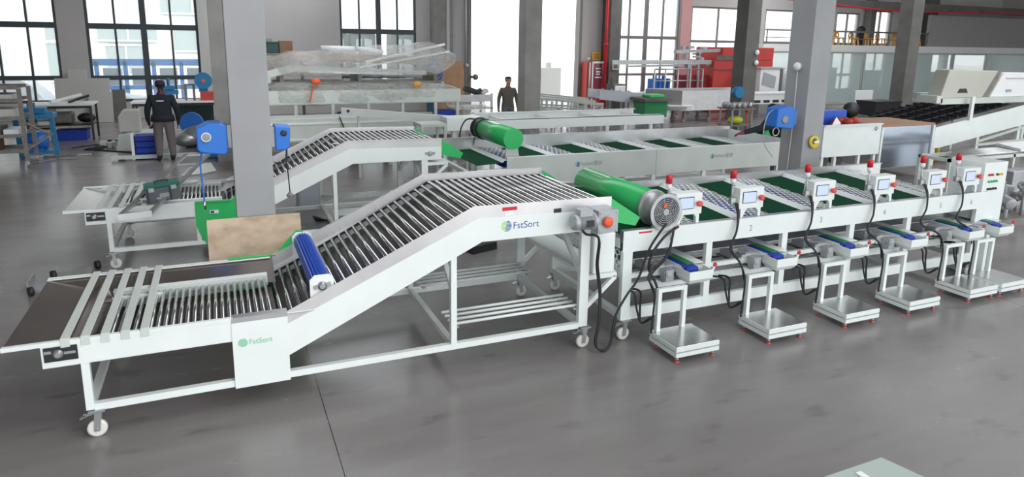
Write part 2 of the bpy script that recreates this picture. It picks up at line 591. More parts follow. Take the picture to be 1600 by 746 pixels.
column(0.105, 0.46, 6.9, 7.27, colm)
column(7.34, 7.69, 6.9, 7.31, colm)
column(-0.06, 0.44, 16.1, 16.55, colmid)
column(7.32, 7.78, 16.1, 16.55, colmid)
column(14.48, 14.98, 16.1, 16.6, coldark)
column(21.72, 22.24, 16.3, 16.8, coldark)
column(7.75, 8.5, 25.4, 25.98, colmid)
column(15.42, 15.95, 25.3, 25.98, coldark)
column(35.2, 35.7, 25.3, 25.98, coldark)
# wall pipe channel beside the second column and light pilaster strips
b = MB(); b.box(8.22, 8.33, 25.33, 25.398, 0, HT); struct(b, 'trim_4', panelw)
b = MB(); b.box(-0.42, -0.22, 25.9, 25.995, 0, HT); struct(b, 'trim_5', panelw)

# mezzanine with glazed offices
MY = 24.0
b = MB(); b.box(22.6, 41.9, MY, 25.95, 2.47, 2.79); struct(b, 'mezzanine_slab', mat('white fascia', (0.86, 0.87, 0.86), 0.6))
b = MB(); b.box(33.5, 41.9, MY + 0.12, MY + 0.27, 2.79, 4.36); struct(b, 'wall_mezzanine', mat('grey office wall', (0.34, 0.335, 0.325), 0.8))
b = MB()
b.box(30.95, 31.3, 25.5, 25.9, 2.79, HT); struct(b, 'column_10', coldark)
b = MB(); b.box(24, 41.9, MY - 0.35, MY - 0.1, 4.50, 4.85); struct(b, 'roof_beam', coldark)
gi = 0
for x0, x1 in ((22.7, 26.2), (26.3, 29.0), (29.1, 32.3), (32.4, 35.5), (35.6, 38.3), (38.4, 41.7)):
    gi += 1
    f = MB()
    f.box(x0, x0 + 0.06, MY + .05, MY + .13, 0, 2.47).box(x1 - 0.06, x1, MY + .05, MY + .13, 0, 2.47).box(x0 + .06, x1 - .06, MY + .05, MY + .13, 0, 0.1).box(x0 + .06, x1 - .06, MY + .05, MY + .13, 2.40, 2.47)
    o = struct(f, 'window_%d' % (9 + gi), panelw)
    g = MB(); g.box(x0 + .06, x1 - .06, MY + .085, MY + .095, 0.1, 2.40); g.build('pane', glasso, o)
# railing and red pipe
r = thing('railing', 'thin steel guard railing along the mezzanine edge above the glass offices', 'railing', (28, MY + 0.06, 2.79))
b = MB(); b.tube((22.7, MY + .06, 3.42), (33.4, MY + .06, 3.42), 0.045); b.build('handrail', galv, r)
b = MB(); b.tube((22.7, MY + .06, 3.08), (33.4, MY + .06, 3.08), 0.015, n=8); b.build('lower_wire', graybrown, r)
for i in range(7):
    b = MB(); x = 22.8 + i * 1.75; b.tube((x, MY + .06, 2.79), (x, MY + .06, 3.42), 0.03, n=8); b.build('post', graybrown, r)
b = MB(); b.path([(14, 22.3, 4.75), (22.5, 22.3, 4.6), (29, 22.3, 4.35), (41.8, 22.3, 4.62)], 0.035)
single(b, 'fire_pipe', red, 'red fire pipe running under the roof beam above the mezzanine', 'pipe')
b = MB(); b.tube((15.2, 25.25, 0), (15.2, 25.25, 7.1), 0.07); b.tube((15.2, 25.25, 2.6), (15.2, 25.25, 2.7), 0.1)
single(b, 'fire_riser', red, 'red vertical fire pipe beside the dark column right of the doorway', 'pipe')
b = MB(); b.tube((9.18, 25.9, 0), (9.18, 25.9, 7), 0.04); b.ball((9.18, 25.86, 1.75), 0.1)
single(b, 'conduit_pipe', galv, 'thin grey conduit on the wall at the left edge of the bright doorway', 'pipe')

# orange stools / chairs on the mezzanine
b = MB()
st = thing('plastic_chair', 'x', 'chair', (27.0, 24.55, 2.79), 'orange chairs on the mezzanine')
x, y, z = 27.0, 24.55, 2.79
for sx in (-1, 1):
    for sy in (-1, 1):
        b = MB(); b.bar((x + sx * .17, y + sy * .17, z), (x + sx * .13, y + sy * .13, z + .36), 0.05); b.build('leg', amber, st)
b = MB(); b.box(x - .18, x + .18, y - .18, y + .18, z + .33, z + .37); b.build('seat', amber, st, bevel=0.01)
b = MB()
for k in range(9):
    t0 = math.pi * k / 9; t1 = math.pi * (k + 1) / 9
    b.bar((x + .19 * math.cos(t0), y + .16, z + .42 + .20 * math.sin(t0)), (x + .19 * math.cos(t1), y + .16, z + .42 + .20 * math.sin(t1)), 0.05)
b.bar((x, y + .16, z + .36), (x, y + .16, z + .6), 0.08, 0.03); b.box(x - .19, x + .19, y + .14, y + .18, z + .36, z + .43)
b.build('backrest', amber, st)
st['label'] = 'orange plastic chair nearest the big column on the mezzanine'
chl = ['second orange plastic chair from the big column on the mezzanine', 'third orange plastic chair from the big column on the mezzanine',
       'fourth orange chair on the mezzanine, dark bag beside it', 'fifth orange chair on the mezzanine, seen behind the rail',
       'sixth orange chair on the mezzanine, next before the dark slanted column', 'orange chair on the mezzanine showing right of the dark slanted column']
for xx, l in zip((27.75, 28.75, 29.7, 30.6, 31.75, 33.2), chl):
    dup(st, (xx, 24.55, 2.79), l, rz=random.uniform(-.3, .3))
b = MB(); b.ball((29.25, 24.6, 3.55), 0.24, (1.2, .6, .7)); b.prism([(29.1, 2.79), (29.4, 2.79), (29.45, 3.5), (29.05, 3.5)], 'xz', 24.55, 24.68)
single(b, 'draped_coat', blackm, 'dark coat heaped on a stand between chairs on the mezzanine', 'coat')

# ------------------------------------------------------------------ outside
r = thing('factory_building', 'pale factory building across the yard seen through the left windows', 'building', (-8, 40, -.12))
b = MB(); b.box(-30, 3.2, 40, 46, -.12, 9); b.build('wall', facade, r)
for (x0, x1, z0, z1) in ((-7.4, -5.9, .5, 2.3), (-7.4, -5.9, 2.45, 3.3), (-4.9, -3.2, .8, 2.2), (-5.2, -2.6, 2.5, 3.3), (-1.8, .4, 2.0, 3.2), (-2.3, 0.6, 3.9, 5.2)):
    b = MB(); b.box(x0, x1, 39.9, 39.99, z0, z1); w = b.build('window', officed, r)
    b = MB(); b.box((x0 + x1) / 2 - .04, (x0 + x1) / 2 + .04, 39.86, 39.9, z0, z1).box(x0 - .08, x1 + .08, 39.86, 39.9, z1, z1 + .08).box(x0 - .08, x1 + .08, 39.86, 39.9, z0 - .08, z0)
    b.build('window_bar', print_white, w)
r = thing('yard_machine', 'blue steel machine frame standing outside behind the second window', 'machine', (-2.2, 30, -.12))
for i in range(5):
    b = MB(); x = -4.1 + i * .95; b.box(x, x + .14, 29.6, 29.75, -.12, 1.75); b.build('post', sky_blue, r)
b = MB(); b.box(-4.2, -.1, 29.6, 29.7, 1.60, 1.85); b.build('top_beam', sky_blue, r)
b = MB(); b.box(-4.2, -.1, 29.6, 29.7, .7, .86); b.build('lower_beam', sky_blue, r)
for i in range(4):
    b = MB(); x = -3.85 + i * .95; b.box(x, x + .6, 29.8, 30.3, .86, 1.5); b.build('drum_unit', cast, r)
for nm, x0, x1, y0, y1, h, lb in (('tarp_pile', -9.5, -4.9, 28, 30, 1.9, 'white tarpaulin draped over a load outside the first window'),
                                ('tarp_pile', -3.9, -1.7, 27.3, 28.6, .95, 'low heap under crumpled white film outside the second window')):
    m = MB(); n = 14
    vs = []
    for j in range(n + 1):
        for i in range(n + 1):
            u, v = i / n, j / n
            e = min(1, 4.5 * min(u, 1 - u)) * min(1, 4.5 * min(v, 1 - v))
            vs.append((x0 + (x1 - x0) * u, y0 + (y1 - y0) * v, -.12 + h * e * (0.85 + .25 * noise.noise(Vector((u * 4, v * 4, h)))) * (1.1 - .45 * u)))
    m.add(vs, [(j * (n + 1) + i, j * (n + 1) + i + 1, (j + 1) * (n + 1) + i + 1, (j + 1) * (n + 1) + i) for j in range(n) for i in range(n)])
    single(m, nm, tarp, lb, 'tarpaulin')
for i, (x, lb) in enumerate(((4.75, 'leftmost dark glossy cabin wrapped in film outside the third window'), (5.95, 'middle dark glossy cabin outside the third window'), (7.7, 'third dark glossy cabin outside the third window'), (9.0, 'rightmost dark glossy cabin outside the third window'))):
    r = thing('wrapped_cabin', lb, 'machine', (x, 30, -.12), 'dark wrapped cabins in the yard')
    b = MB(); b.prism([(x - .5, -.12), (x + .55, -.12), (x + .55, 2.9), (x + .3, 3.15), (x - .3, 3.15), (x - .5, 2.9)], 'xz', 30, 31); b.build('body', coldark, r)
    b = MB(); b.prism([(x - .36, .6), (x - .05, .6), (x - .05, 2.75), (x - .3, 2.7)], 'xz', 29.97, 29.995).prism([(x + .06, .6), (x + .42, .6), (x + .38, 2.7), (x + .06, 2.75)], 'xz', 29.97, 29.995); b.build('pane', mat('cabin pane', (0.5, 0.56, 0.6), .2), r)


# ------------------------------------------------------------------ the roller lift conveyors
def lift(label, mirror, motor):
    """generic geometry in the front machine's frame: near side y=4.97, far side y=6.38"""
    global XF, OFF
    r = thing('roller_elevator', label, 'conveyor', (0.9, 5.67, 0) if not mirror else (0.58, 9.58, 0), 'inclined roller elevators')
    if mirror:
        XF = lambda p: Vector((p.x - 0.32, 8.87 + (6.38 - p.y), p.z))
    N, Fy = 4.97, 6.38
    t = .05
    for s, y in ((0, N), (1, Fy - t)):
        for x, z in ((-.95, .72), (-.01, .60), (1.64, 1.05), (2.83, 1.12)):
            w = .09 if x > 2 else .05
            b = MB(); b.box(x, x + w, y, y + t, .21, z); b.build('leg', white, r, bevel=.003)
        b = MB(); b.box(-.90, 2.83, y + .001, y + t - .001, .20, .25); b.build('bottom_rail', white, r)
        # flat box side channel
        b = MB(); yy = y - .004 if s == 0 else y + t - .002
        b.box(-1.16, .0, yy, yy + .006, .56, .71); b.box(-1.16, -.951, y, y + t, .555, .563).box(-.899, -.012, y, y + t, .555, .563)
        b.build('side_channel', white, r)
        b = MB(); b.box(-1.37, -.0, yy - (.004 if s == 0 else -.004), yy + .010, .708, .737); b.box(-1.37, .35, y, y + .03, .728, .734); b.build('lip_rail', white, r)
        # bearing slide on the outer end
        yo = y - .0045 if s == 0 else y + t + .0045
        dy = -.006 if s == 0 else .006
        b = MB(); b.prism([(-1.145, .60), (-.955, .60), (-.955, .70), (-1.145, .70)], 'xz', yo, yo + dy); q = b.build('tension_plate', blackm, r)
        b = MB(); b.lathe([(.032, 0), (.032, .008), (.018, .012), (.018, .02)], (-1.065, yo + dy, .65), (0, -1 if s == 0 else 1, 0), 16); b.bar((-1.03, yo + dy * 2, .655), (-.965, yo + dy * 2, .655), .006, .018); b.bar((-1.14, yo + dy * 2, .67), (-1.10, yo + dy * 2, .67), .006, .02); b.build('bearing', galv, q)
        # incline: white panel and stainless guard
        pan = [(.375, .385), (1.91, 1.105), (3.11, 1.10), (3.115, 1.275), (1.87, 1.30), (.30, .60), (.30, .385)]
        b = MB(); b.prism(pan, 'xz', y + (-.004 if s == 0 else t - .002), y + (.002 if s == 0 else t + .004))
        b.bar((.37, y + t / 2 + .001, .395), (1.91, y + t / 2 + .001, 1.115), t, .012); b.bar((1.91, y + t / 2, 1.106), (3.10, y + t / 2, 1.104), t, .012)
        b.build('side_panel', white, r)
        g = [(.30, .60), (1.865, 1.297), (3.115, 1.275), (3.115, 1.39), (1.835, 1.405), (.37, .73), (.30, .73)]
        b = MB()
        ys = y + (-.002 if s == 0 else t - .002)
        b.prism(g, 'xz', ys, ys + .004)
        if s == 1:
            for a, c in (((.37, .735), (1.835, 1.408)), ((1.835, 1.408), (3.115, 1.393))):
                b.bar((a[0], ys + .012, a[1]), (c[0], ys + .012, c[1]), .028, .003)
        b.build('guard_plate', guardm, r)
    # cross beams, diagonal braces
    for x in (-.95, 1.64, 2.83):
        b = MB(); b.box(x, x + .05, N + t, Fy - t, .205, .255); b.build('cross_beam', white, r)
    for x in (1.64, 2.83):
        b = MB(); b.box(x + .003, x + .047, N + t, Fy - t, 1.0, 1.05); b.build('upper_beam', white, r)
        b = MB(); b.bar((x + .025, Fy - t, .72), (x + .025, Fy - .42, 1.02), .04); b.build('corner_brace', white, r)
        b = MB(); b.bar((x + .025, N + t, .72), (x + .025, N + .42, 1.02), .04); b.build('corner_brace', white, r)
    # tube racks
    for y0 in (N + .06, Fy - .38):
        for k in range(4):
            b = MB(); y = y0 + k * .09; b.tube((1.66, y, .40), (2.84, y, .40), .013, n=10); b.build('rack_tube', white, r)
        for x in (1.70, 2.80):
            b = MB(); b.box(x - .015, x + .015, y0 - .04, y0 + .31, .375, .388); b.build('rack_bracket', galv, r)
    for (x, y, k) in ((-.93, N + .025, -1), (2.86, N + .025, -1), (2.86, Fy - .025, 1), (-.93, Fy - .025, 1)):
        caster(r, x + .03, y, .205, swing=-k * .6)
    # hopper pan and sloping back wall
    b = MB()
    prof = [(-1.365, .728), (-1.02, .66), (-.965, .70), (-.87, .60)]
    for (x0, z0), (x1, z1) in zip(prof, prof[1:]):
        b.slab([(x0, N + .012, z0), (x1, N + .012, z1), (x1, Fy - .012, z1), (x0, Fy - .012, z0)], .003)
    b.build('hopper_pan', pansteel if motor else steel, r)
    b = MB(); b.slab([(-1.365, Fy - .008, .73), (.37, Fy - .008, .73), (.37, 6.03, .60), (-.87, 6.03, .60)], .003); b.build('back_slope', pansteel, r)
    b = MB(); b.box(-.87, .33, N + .012, 6.03, .555, .56); b.build('flat_gap_sheet', gapshade, r)  # added sheet, coloured like the shade below the flat rollers
    b = MB(); b.box(-.86, .30, 5.97, 6.03, .60, .693).box(-.86, .30, 5.955, 6.035, .693, .697); b.build('far_guide', white, r)
    b = MB(); b.box(-.86, -.50, 5.86, 5.89, .60, .678); b.build('chain_guide', white, r)
    b = MB(); b.box(-.86, .30, N + .012, N + .085, .66, .70); b.build('near_guide', steel_soft, r)
    # five flat bars across the hopper
    for x in (-1.02, -.905, -.79, -.672, -.555):
        b = MB(); b.box(x - .027, x + .027, N - .004, Fy + .004, .742, .752)
        b.box(x - .027, x + .027, N - .012, N - .004, .69, .752)
        b.box(x - .022, x + .022, Fy - .03, Fy - .022, .62, .742)
        b.build('cross_bar', white2, r, bevel=.002)
    # flat rollers
    mesh = None
    n = 24
    for i in range(n):
        x = -.83 + i * (1.10 / (n - 1))
        if mesh is None:
            b = MB(); b.tube((x, N + .075, .66), (x, 5.95, .66), .0145, n=10); b.tube((x, N + .05, .66), (x, 5.965, .66), .006, n=6)
            first = b.build('roller', chrome, r); mesh = first.data; fx = x
        else:
            o = bpy.data.objects.new('roller', mesh); COL.objects.link(o); o.parent = r; o.location = (x - fx, 0, 0)
    # inclined and top rollers follow the guard
    pts = [Vector((.36, 0, .57)), Vector((.56, 0, .66)), Vector((1.86, 0, 1.335)), Vector((3.13, 0, 1.325))]
    pos = []
    carry = 0
    for a, c in zip(pts, pts[1:]):
        L = (c - a).length; d = carry
        while d < L:
            pos.append(a.lerp(c, d / L)); d += .0765
        carry = d - L
    mesh = None
    for p in pos:
        if mesh is None:
            b = MB(); b.tube((p.x, N + .03, p.z), (p.x, Fy - .06, p.z), .019, n=14); b.lathe([(.019, 0), (.012, .012), (.012, .02)], (p.x, Fy - .06, p.z), (0, 1, 0), 10)
            o = b.build('lift_roller', chrome, r); mesh = o.data; f0 = p
        else:
            o = bpy.data.objects.new('lift_roller', mesh); COL.objects.link(o); o.parent = r; o.location = (p - f0) 
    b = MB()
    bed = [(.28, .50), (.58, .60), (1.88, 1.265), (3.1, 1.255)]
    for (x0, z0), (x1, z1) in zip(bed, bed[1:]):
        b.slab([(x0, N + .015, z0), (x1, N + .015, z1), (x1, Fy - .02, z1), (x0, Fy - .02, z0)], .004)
    b.build('lift_gap_sheet', gapshade, r)  # dark sheet added so the gaps between lift rollers stay dark
    for y in (N + .02, Fy - .035):
        b = MB()
        for p, q in zip(pos, pos[1:]):
            b.bar((p.x, y, p.z), (q.x, y, q.z), .01, .022)
        b.build('drive_chain', blackm, r)
    # blue fluted brush drum
    bx, bz = .635, .885
    dr = MB(); prof = []
    k = 40
    for i in range(k):
        a = 2 * math.pi * i / k
        rr = .082 if i % 2 == 0 else .066
        prof.append((bx + rr * math.cos(a), bz + rr * math.sin(a)))
    dr.prism(prof, 'xz', N + .04, Fy - .14)
    bd = dr.build('fluted_drum', blue, r)
    for y, d in ((N + .03, -1), (Fy - .135, 1)):
        b = MB()
        oct_ = [(bx - .09, bz - .13), (bx + .04, bz - .075), (bx + .085, bz - .05), (bx + .085, bz + .05), (bx + .055, bz + .085), (bx - .055, bz + .085), (bx - .09, bz + .05)]
        b.prism(oct_, 'xz', y, y + .008); b.build('drum_end_plate', white, bd)
        b = MB(); b.lathe([(.035, 0), (.035, .012), (.02, .018), (.02, .026)], (bx, y + (0 if d < 0 else .008), bz), (0, d, 0), 16)
        b.bar((bx - .062, y + d * .006, bz - .008), (bx + .062, y + d * .006, bz + .012), .012, .03); b.build('drum_bearing', galv, bd)
    # cover plates at the knee
    b = MB(); b.box(-.012, .372, N - .012, N - .003, .19, .695); cp = b.build('knee_cover', white, r)
    b = MB(); b.box(-.010, .372, N - .010, N + .06, .695, .735); b.box(.372, .56, N - .012, N + .03, .71, .716); b.build('knee_cap', steel_soft, r)
    b = MB(); b.prism([(-.01, .745), (.40, .735), (.47, .82), (.60, .96), (.66, .94), (.66, .30), (.36, .19), (.10, .19), (.03, .33), (-.01, .45)], 'xz', Fy + .003, Fy + .010)
    b.bar((.01, Fy + .012, .742), (.40, Fy + .012, .734), .035, .012); b.build('green_knee_cover', green, r, label='bright green cover plate')
    # green discharge deflectors
    for y in (N + .025, Fy - .03):
        b = MB(); b.prism([(3.115, 1.375), (3.44, 1.165), (3.395, 1.09), (3.115, 1.16)], 'xz', y, y + .006); b.build('green_deflector', green, r, label='bright green deflector plate')
    # end bearings, far side
    b = MB(); b.lathe([(.035, 0), (.035, .012), (.02, .02)], (2.95, Fy + .005, 1.19), (0, 1, 0), 16); b.bar((2.88, Fy + .007, 1.19), (3.02, Fy + .007, 1.19), .012, .035); b.build('end_bearing', galv, r)
    # overhanging brackets at the discharge end
    zs = .66 if motor else 1.04
    for y in (N + .025, Fy - .025):
        b = MB(); b.bar((2.9, y, zs), (3.21, y, zs), .04); b.bar((2.9, y, zs - .28), (3.20, y, zs - .02), .04); b.build('end_bracket', white, r)
    b = MB(); b.box(2.92, 3.22, N + .045, Fy - .045, zs - .015, zs + .02); b.build('end_shelf', white, r)
    if motor:
        b = MB(); b.box(2.97, 3.19, N + .02, N + .28, .682, 1.05); b.build('cable_box', white, r, bevel=.012)
        m = MB()
        y = N - .13
        m.lathe([(.03, 0), (.062, .006), (.068, .03), (.068, .05)], (2.66, y, 1.225), (1, 0, 0), 20)
        for k in range(9):
            m.lathe([(.07, 0), (.07, .006), (.062, .006), (.062, .014)], (2.71 + k * .014, y, 1.225), (1, 0, 0), 20)
        m.box(2.715, 2.835, y - .04, y + .05, 1.275, 1.335)
        mo = m.build('motor', cast, r)
        b = MB(); b.box(2.76, 2.83, y - .072, y - .062, 1.195, 1.25); b.build('name_plate', blackm, mo)
        m = MB(); m.box(2.875, 3.07, y - .065, N - .004, 1.125, 1.32); m.lathe([(.06, 0), (.075, .02), (.075, .04)], (2.84, y, 1.225), (1, 0, 0), 16)
        m.lathe([(.06, 0), (.06, .012)], (2.985, y - .064, 1.22), (0, -1, 0), 16)
        for dx in (2.895, 3.05):
            for dz in (1.145, 1.30):
                m.lathe([(.012, 0), (.012, .008)], (dx, y - .064, dz), (0, -1, 0), 6)
        m.build('gearbox', cast, r, bevel=.006)
        b = MB(); b.lathe([(.045, 0), (.045, .022), (.02, .03)], (2.955, y - .077, 1.225), (0, -1, 0), 10); b.build('orange_cap', orange, r, label='orange round gearbox cap')
        b = MB(); b.box(2.55, 2.62, N - .006, N + .002, 1.29, 1.325); b.build('slot_cover', blackm, r)
    XF = None
    return r, cp


r1, cp1 = lift('nearest inclined roller conveyor with stainless guards, blue fluted drum and orange capped motor', False, True)
logo(r1, 2.115, 4.967, 1.215, .044, (print_lime, print_blue), 'FstSort', print_blue, .082)
logo(r1, .055, 4.957, .54, .031, (print_green, print_green), 'FstSort', print_green, .056)
b = MB(); b.box(2.08, 2.21, 4.965, 4.9705, 1.345, 1.375).box(2.10, 2.18, 4.965, 4.9704, 1.302, 1.345, 1); b.build('warning_sticker', (red, print_white), r1)
r2, cp2 = lift('farther inclined roller conveyor behind the grey column, green knee cover facing the camera', True, False)
logo(r2, 1.84, 8.868, 1.20, .04, (print_green, print_blue), 'FstSort富创', print_blue, .075)
b = MB(); b.box(-.17, -.07, 8.852, 8.859, .585, .625).box(-.16, -.12, 8.851, 8.852, .59, .62, 1); b.build('sticker', (print_white, print_blue), r2)
b = MB(); b.box(1.33, 1.41, 8.862, 8.868, 1.375, 1.385); b.build('small_plate', print_white, r2)


# ------------------------------------------------------------------ the weighing sorters
def bed(r, xs, period, y0, y1, zb, nrow=13, tilt=0.0):
    """row of dark green belts and hexagonally perforated plates, zig-zag profile"""
    D = y1 - y0
    for x in xs:
        g = MB(); g.slab([(x + .02, y0, zb - .006), (x + .42, y0, zb + .01), (x + .42, y1, zb + .01 + tilt), (x + .02, y1, zb - .006 + tilt)], .006)
        g.build('flat_belt', belt_green, r)
        p = MB()
        p.slab([(x + .415, y0, zb + .012), (x + .45, y0, zb + .043), (x + .45, y1, zb + .043 + tilt), (x + .415, y1, zb + .012 + tilt)], .002)
        p.slab([(x + .45, y0, zb + .043), (x + .50, y0, zb + .041), (x + .50, y1, zb + .041 + tilt), (x + .45, y1, zb + .043 + tilt)], .002)
        p.perf((x + .47, y0, zb + .043), (period - .46, 0, -.043), (0, D, tilt), 6, 17, .80)
        p.build('perforated_plate', white, r, solid=.002)
        u = MB(); u.slab([(x + .42, y0, zb - .05), (x + period, y0, zb - .06), (x + period, y1, zb - .06 + tilt), (x + .42, y1, zb - .05 + tilt)], .004)
        u.build('under_belt', under_blue, r)


r3 = thing('weighing_sorter', 'long white six station sorter with numbered front panel and touch screens', 'sorting machine', (5.8, 5.7, 0), 'weighing sorters')
N, Fy = 4.97, 6.42
XL, XR = 3.26, 8.30
NUM = [3.75, 4.70, 5.63, 6.56, 7.47, 8.005]
PX = [3.50, 4.53, 5.50, 6.40, 7.345, 7.875]
HX = [3.83, 4.58, 5.54, 6.43, 7.265, 7.865]
for y, s in ((N, 0), (Fy - .05, 1)):
    for i, x in enumerate((3.27, 4.20, 5.15, 6.09, 6.97, 8.15)):
        w = .10 if i in (0, 5) else .07
        b = MB(); b.box(x, x + w, y + (.004 if s == 0 else 0), y + .054, .20, .86 if s == 0 else .9); b.build('leg', white, r3, bevel=.003)
    b = MB(); b.box(3.37, 8.15, y + .006, y + .05, .20, .31); b.build('bottom_rail', white, r3)
    b = MB(); b.box(3.37, 8.15, y + .12 * (1 if s == 0 else -1), y + .12 * (1 if s == 0 else -1) + .05, .42, .50); b.build('cable_duct', white, r3)
    b = MB(); b.box(3.37, 8.15, y + .008, y + .048, .60, .64); b.build('middle_rail', white, r3)
for x in (3.27, 8.15):
    for z in (.205, .6):
        b = MB(); b.box(x, x + .06, N + .05, Fy - .05, z, z + .06); b.build('cross_beam', white, r3)
b = MB(); b.box(XL, XR, N, N + .008, .855, 1.05); b.build('front_panel', white, r3)
b = MB(); b.box(XL, XR, N, N + .06, 1.05, 1.056).box(XL, XR, N + .056, N + .06, .93, 1.05); b.build('front_ledge', steel_soft, r3)
b = MB(); b.box(XL, XR, Fy - .006, Fy, .86, 1.15).box(XL, XR, Fy - .03, Fy + .03, 1.15, 1.155); b.build('back_panel', steel_soft, r3)
b = MB(); b.box(XL, XL + .006, N + .06, Fy - .006, .88, .97); b.build('end_panel', white, r3)
p = MB(); p.perf((XL + .004, N + .06, .62), (0, Fy - N - .12, 0), (0, 0, .24), 18, 5, .7); p.build('perforated_end_plate', white, r3, solid=.002)
bed(r3, [3.30, 4.235, 5.17, 6.10, 7.03], .93, N + .065, Fy - .01, .985, tilt=.085)
b = MB(); b.box(7.97, 8.28, N + .06, Fy - .01, .93, .94); b.build('end_tray', steel_soft, r3)
b = MB(); b.box(3.33, 8.24, N + .2, Fy - .2, .70, .71); b.build('lower_tray', galv, r3)
for k in range(6):
    p = MB(); x = 3.95 + k * .93 if k < 5 else 8.0
    p.perf((x - .25, N + .80, .52), (.62, 0, 0), (0, 0, .33), 12, 6, .72); p.build('perforated_guard', steel_soft, r3, solid=.002)
for i, x in enumerate(NUM):
    text(str(i + 1), .085, (x, N - .001, .92), print_gray, r3, 'number')
b = MB(); b.box(3.42, 3.56, N - .003, N, 1.02, 1.035); b.build('red_sticker', red, r3)
for x, y, k in ((3.32, N + .03, 1), (3.32, Fy - .03, -1), (8.2, N + .03, 1), (8.2, Fy - .03, -1)):
    caster(r3, x, y, .20, swing=k * .6)


def station(i, hx, pxx, parent):
    # --- touch screen box
    z0, z1 = 1.14, 1.345
    y = N + .03
    b = MB(); b.box(hx, hx + .30, y, y + .13, z0, z1); cb = b.build('control_box', white, parent, bevel=.004)
    b = MB(); b.box(hx + .035, hx + .205, y - .004, y, z0 + .055, z1 - .035); b.build('screen_bezel', blackm, cb)
    b = MB(); b.box(hx + .042, hx + .198, y - .007, y - .004, z0 + .062, z1 - .042); b.build('screen', screen, cb)
    b = MB(); b.lathe([(.016, 0), (.016, .02), (.028, .022), (.028, .04), (.018, .046)], (hx + .25, y, z0 + .105), (0, -1, 0), 14); b.bar((hx + .22, y - .03, z0 + .105), (hx + .25, y - .03, z0 + .105), .012); b.build('stop_knob', pink, cb)
    for sx in (-1, 1):
        b = MB()
        xc = hx + .15 + sx * .11
        b.prism([(xc - .012, 1.05), (xc + .022 if sx > 0 else xc + .012, 1.05), (xc + .012 + (0 if sx > 0 else .05), 1.142), (xc - .012 - (.05 if sx > 0 else 0), 1.142)] if sx < 0 else
                [(xc - .012, 1.05), (xc + .018, 1.05), (xc + .018, 1.142), (xc - .045, 1.142), (xc - .018, 1.11)], 'xz', y + .005, y + .04)
        b.build('stand', white, cb)
    # --- beacon
    lx = hx - .055
    b = MB(); b.tube((lx, y + .05, 1.20), (lx, y + .05, 1.40), .009); b.box(lx - .02, hx + .001, y + .03, y + .07, 1.19, 1.25); b.build('beacon_pole', galv, cb)
    b = MB(); b.lathe([(.015, 0), (.026, .02), (.026, .055)], (lx, y + .05, 1.39), n=16); b.build('beacon_base', print_white, cb)
    b = MB(); b.lathe([(.030, 0), (.030, .07), (.026, .078), (0, .08)], (lx, y + .05, 1.445), n=16); b.build('beacon_lens', red, cb)
    # --- takeaway belts
    x = pxx + .31
    ya, yb, zt_ = 4.80, 5.75, .70

    def strip(name, xa, xb, m, dz=0, par=None, y0=4.80):
        b = MB()
        b.slab([(xa, y0, zt_ + dz), (xb, y0, zt_ + dz), (xb, yb, zt_ + dz), (xa, yb, zt_ + dz)], .006)
        return b.build(name, m, par)
    b = MB(); b.box(x + .02, x + .24, ya + .03, yb, .645, .692)
    tc = b.build('takeaway_frame', white2, parent)
    b = MB(); b.slab([(x + .02, ya, zt_), (x + .15, ya, zt_), (x + .15, yb, zt_), (x + .02, yb, zt_)], .006); b.tube((x + .02, ya, zt_ - .022), (x + .15, ya, zt_ - .022), .025, n=14)
    b.build('blue_belt', belt_blue, tc)
    strip('green_belt', x + .085, x + .165, belt_mid, .006, tc, 4.87)
    strip('slide_plate', x + .167, x + .27, white, .010, tc, 4.86)
    b = MB(); b.box(x + .015, x + .019, ya + .06, yb, .62, .702); b.build('side_strip', print_white, tc)
    # belt motor and clear cover
    m = MB()
    mx, my, mz = x - .15, ya + .08, .63
    m.box(mx + .0, mx + .085, my - .03, my + .06, mz - .065, mz + .045)
    m.lathe([(.034, 0), (.034, .008), (.02, .008), (.02, .014)], (mx + .04, my - .03, mz + .0), (0, -1, 0), 14)
    m.lathe([(.022, 0), (.022, .008)], (mx + .0, my + .01, mz + .015), (-1, 0, 0), 12)
    m.tube((mx + .04, my + .06, mz - .01), (mx + .04, my + .22, mz + .0), .04, n=16)
    m.box(mx + .005, mx + .075, my + .10, my + .2, mz + .03, mz + .06)
    m.box(mx - .06, mx + .02, my + .23, my + .40, mz - .03, mz + .07)
    m.build('belt_motor', cast, tc, bevel=.004)
    b = MB(); b.box(mx - .07, x + .012, my + .07, my + .073, .60, .69).slab([(x + .012, my - .05, .69), (x + .012, yb - .2, .69), (mx - .07, yb - .2, .69), (mx - .07, my + .2, .69)], .003)
    b.build('clear_guard', clearpl, tc)
    b = MB(); b.box(mx - .03, x + .2, my - .02, my + .5, .562, .572); b.build('motor_shelf', galv, tc)
    # --- bucket at the outlet
    bx0, bx1 = x - .005, x + .255
    yF, yB = 4.70, 4.90
    zt, zm, zb2 = .69, .61, .565
    b = MB()
    A = [(bx0, yF, zt), (bx1, yF, zt), (bx1, yB, zt), (bx0 - .0, yB, zt)]
    M_ = [(bx0, yF, zm), (bx1, yF, zm), (bx1, yB, zm), (bx0 - .0, yB, zm)]
    B_ = [(bx0 + .03, yF + .04, zb2), (bx1 - .03, yF + .04, zb2), (bx1 - .03, yB - .02, zb2), (bx0 + .03, yB - .02, zb2)]
    b.add(A + M_ + B_, [(0, 1, 5, 4), (1, 2, 6, 5), (3, 0, 4, 7), (4, 5, 9, 8), (5, 6, 10, 9), (6, 7, 11, 10), (7, 4, 8, 11), (8, 9, 10, 11)])
    b.build('outlet_bucket', white, tc, solid=.004)
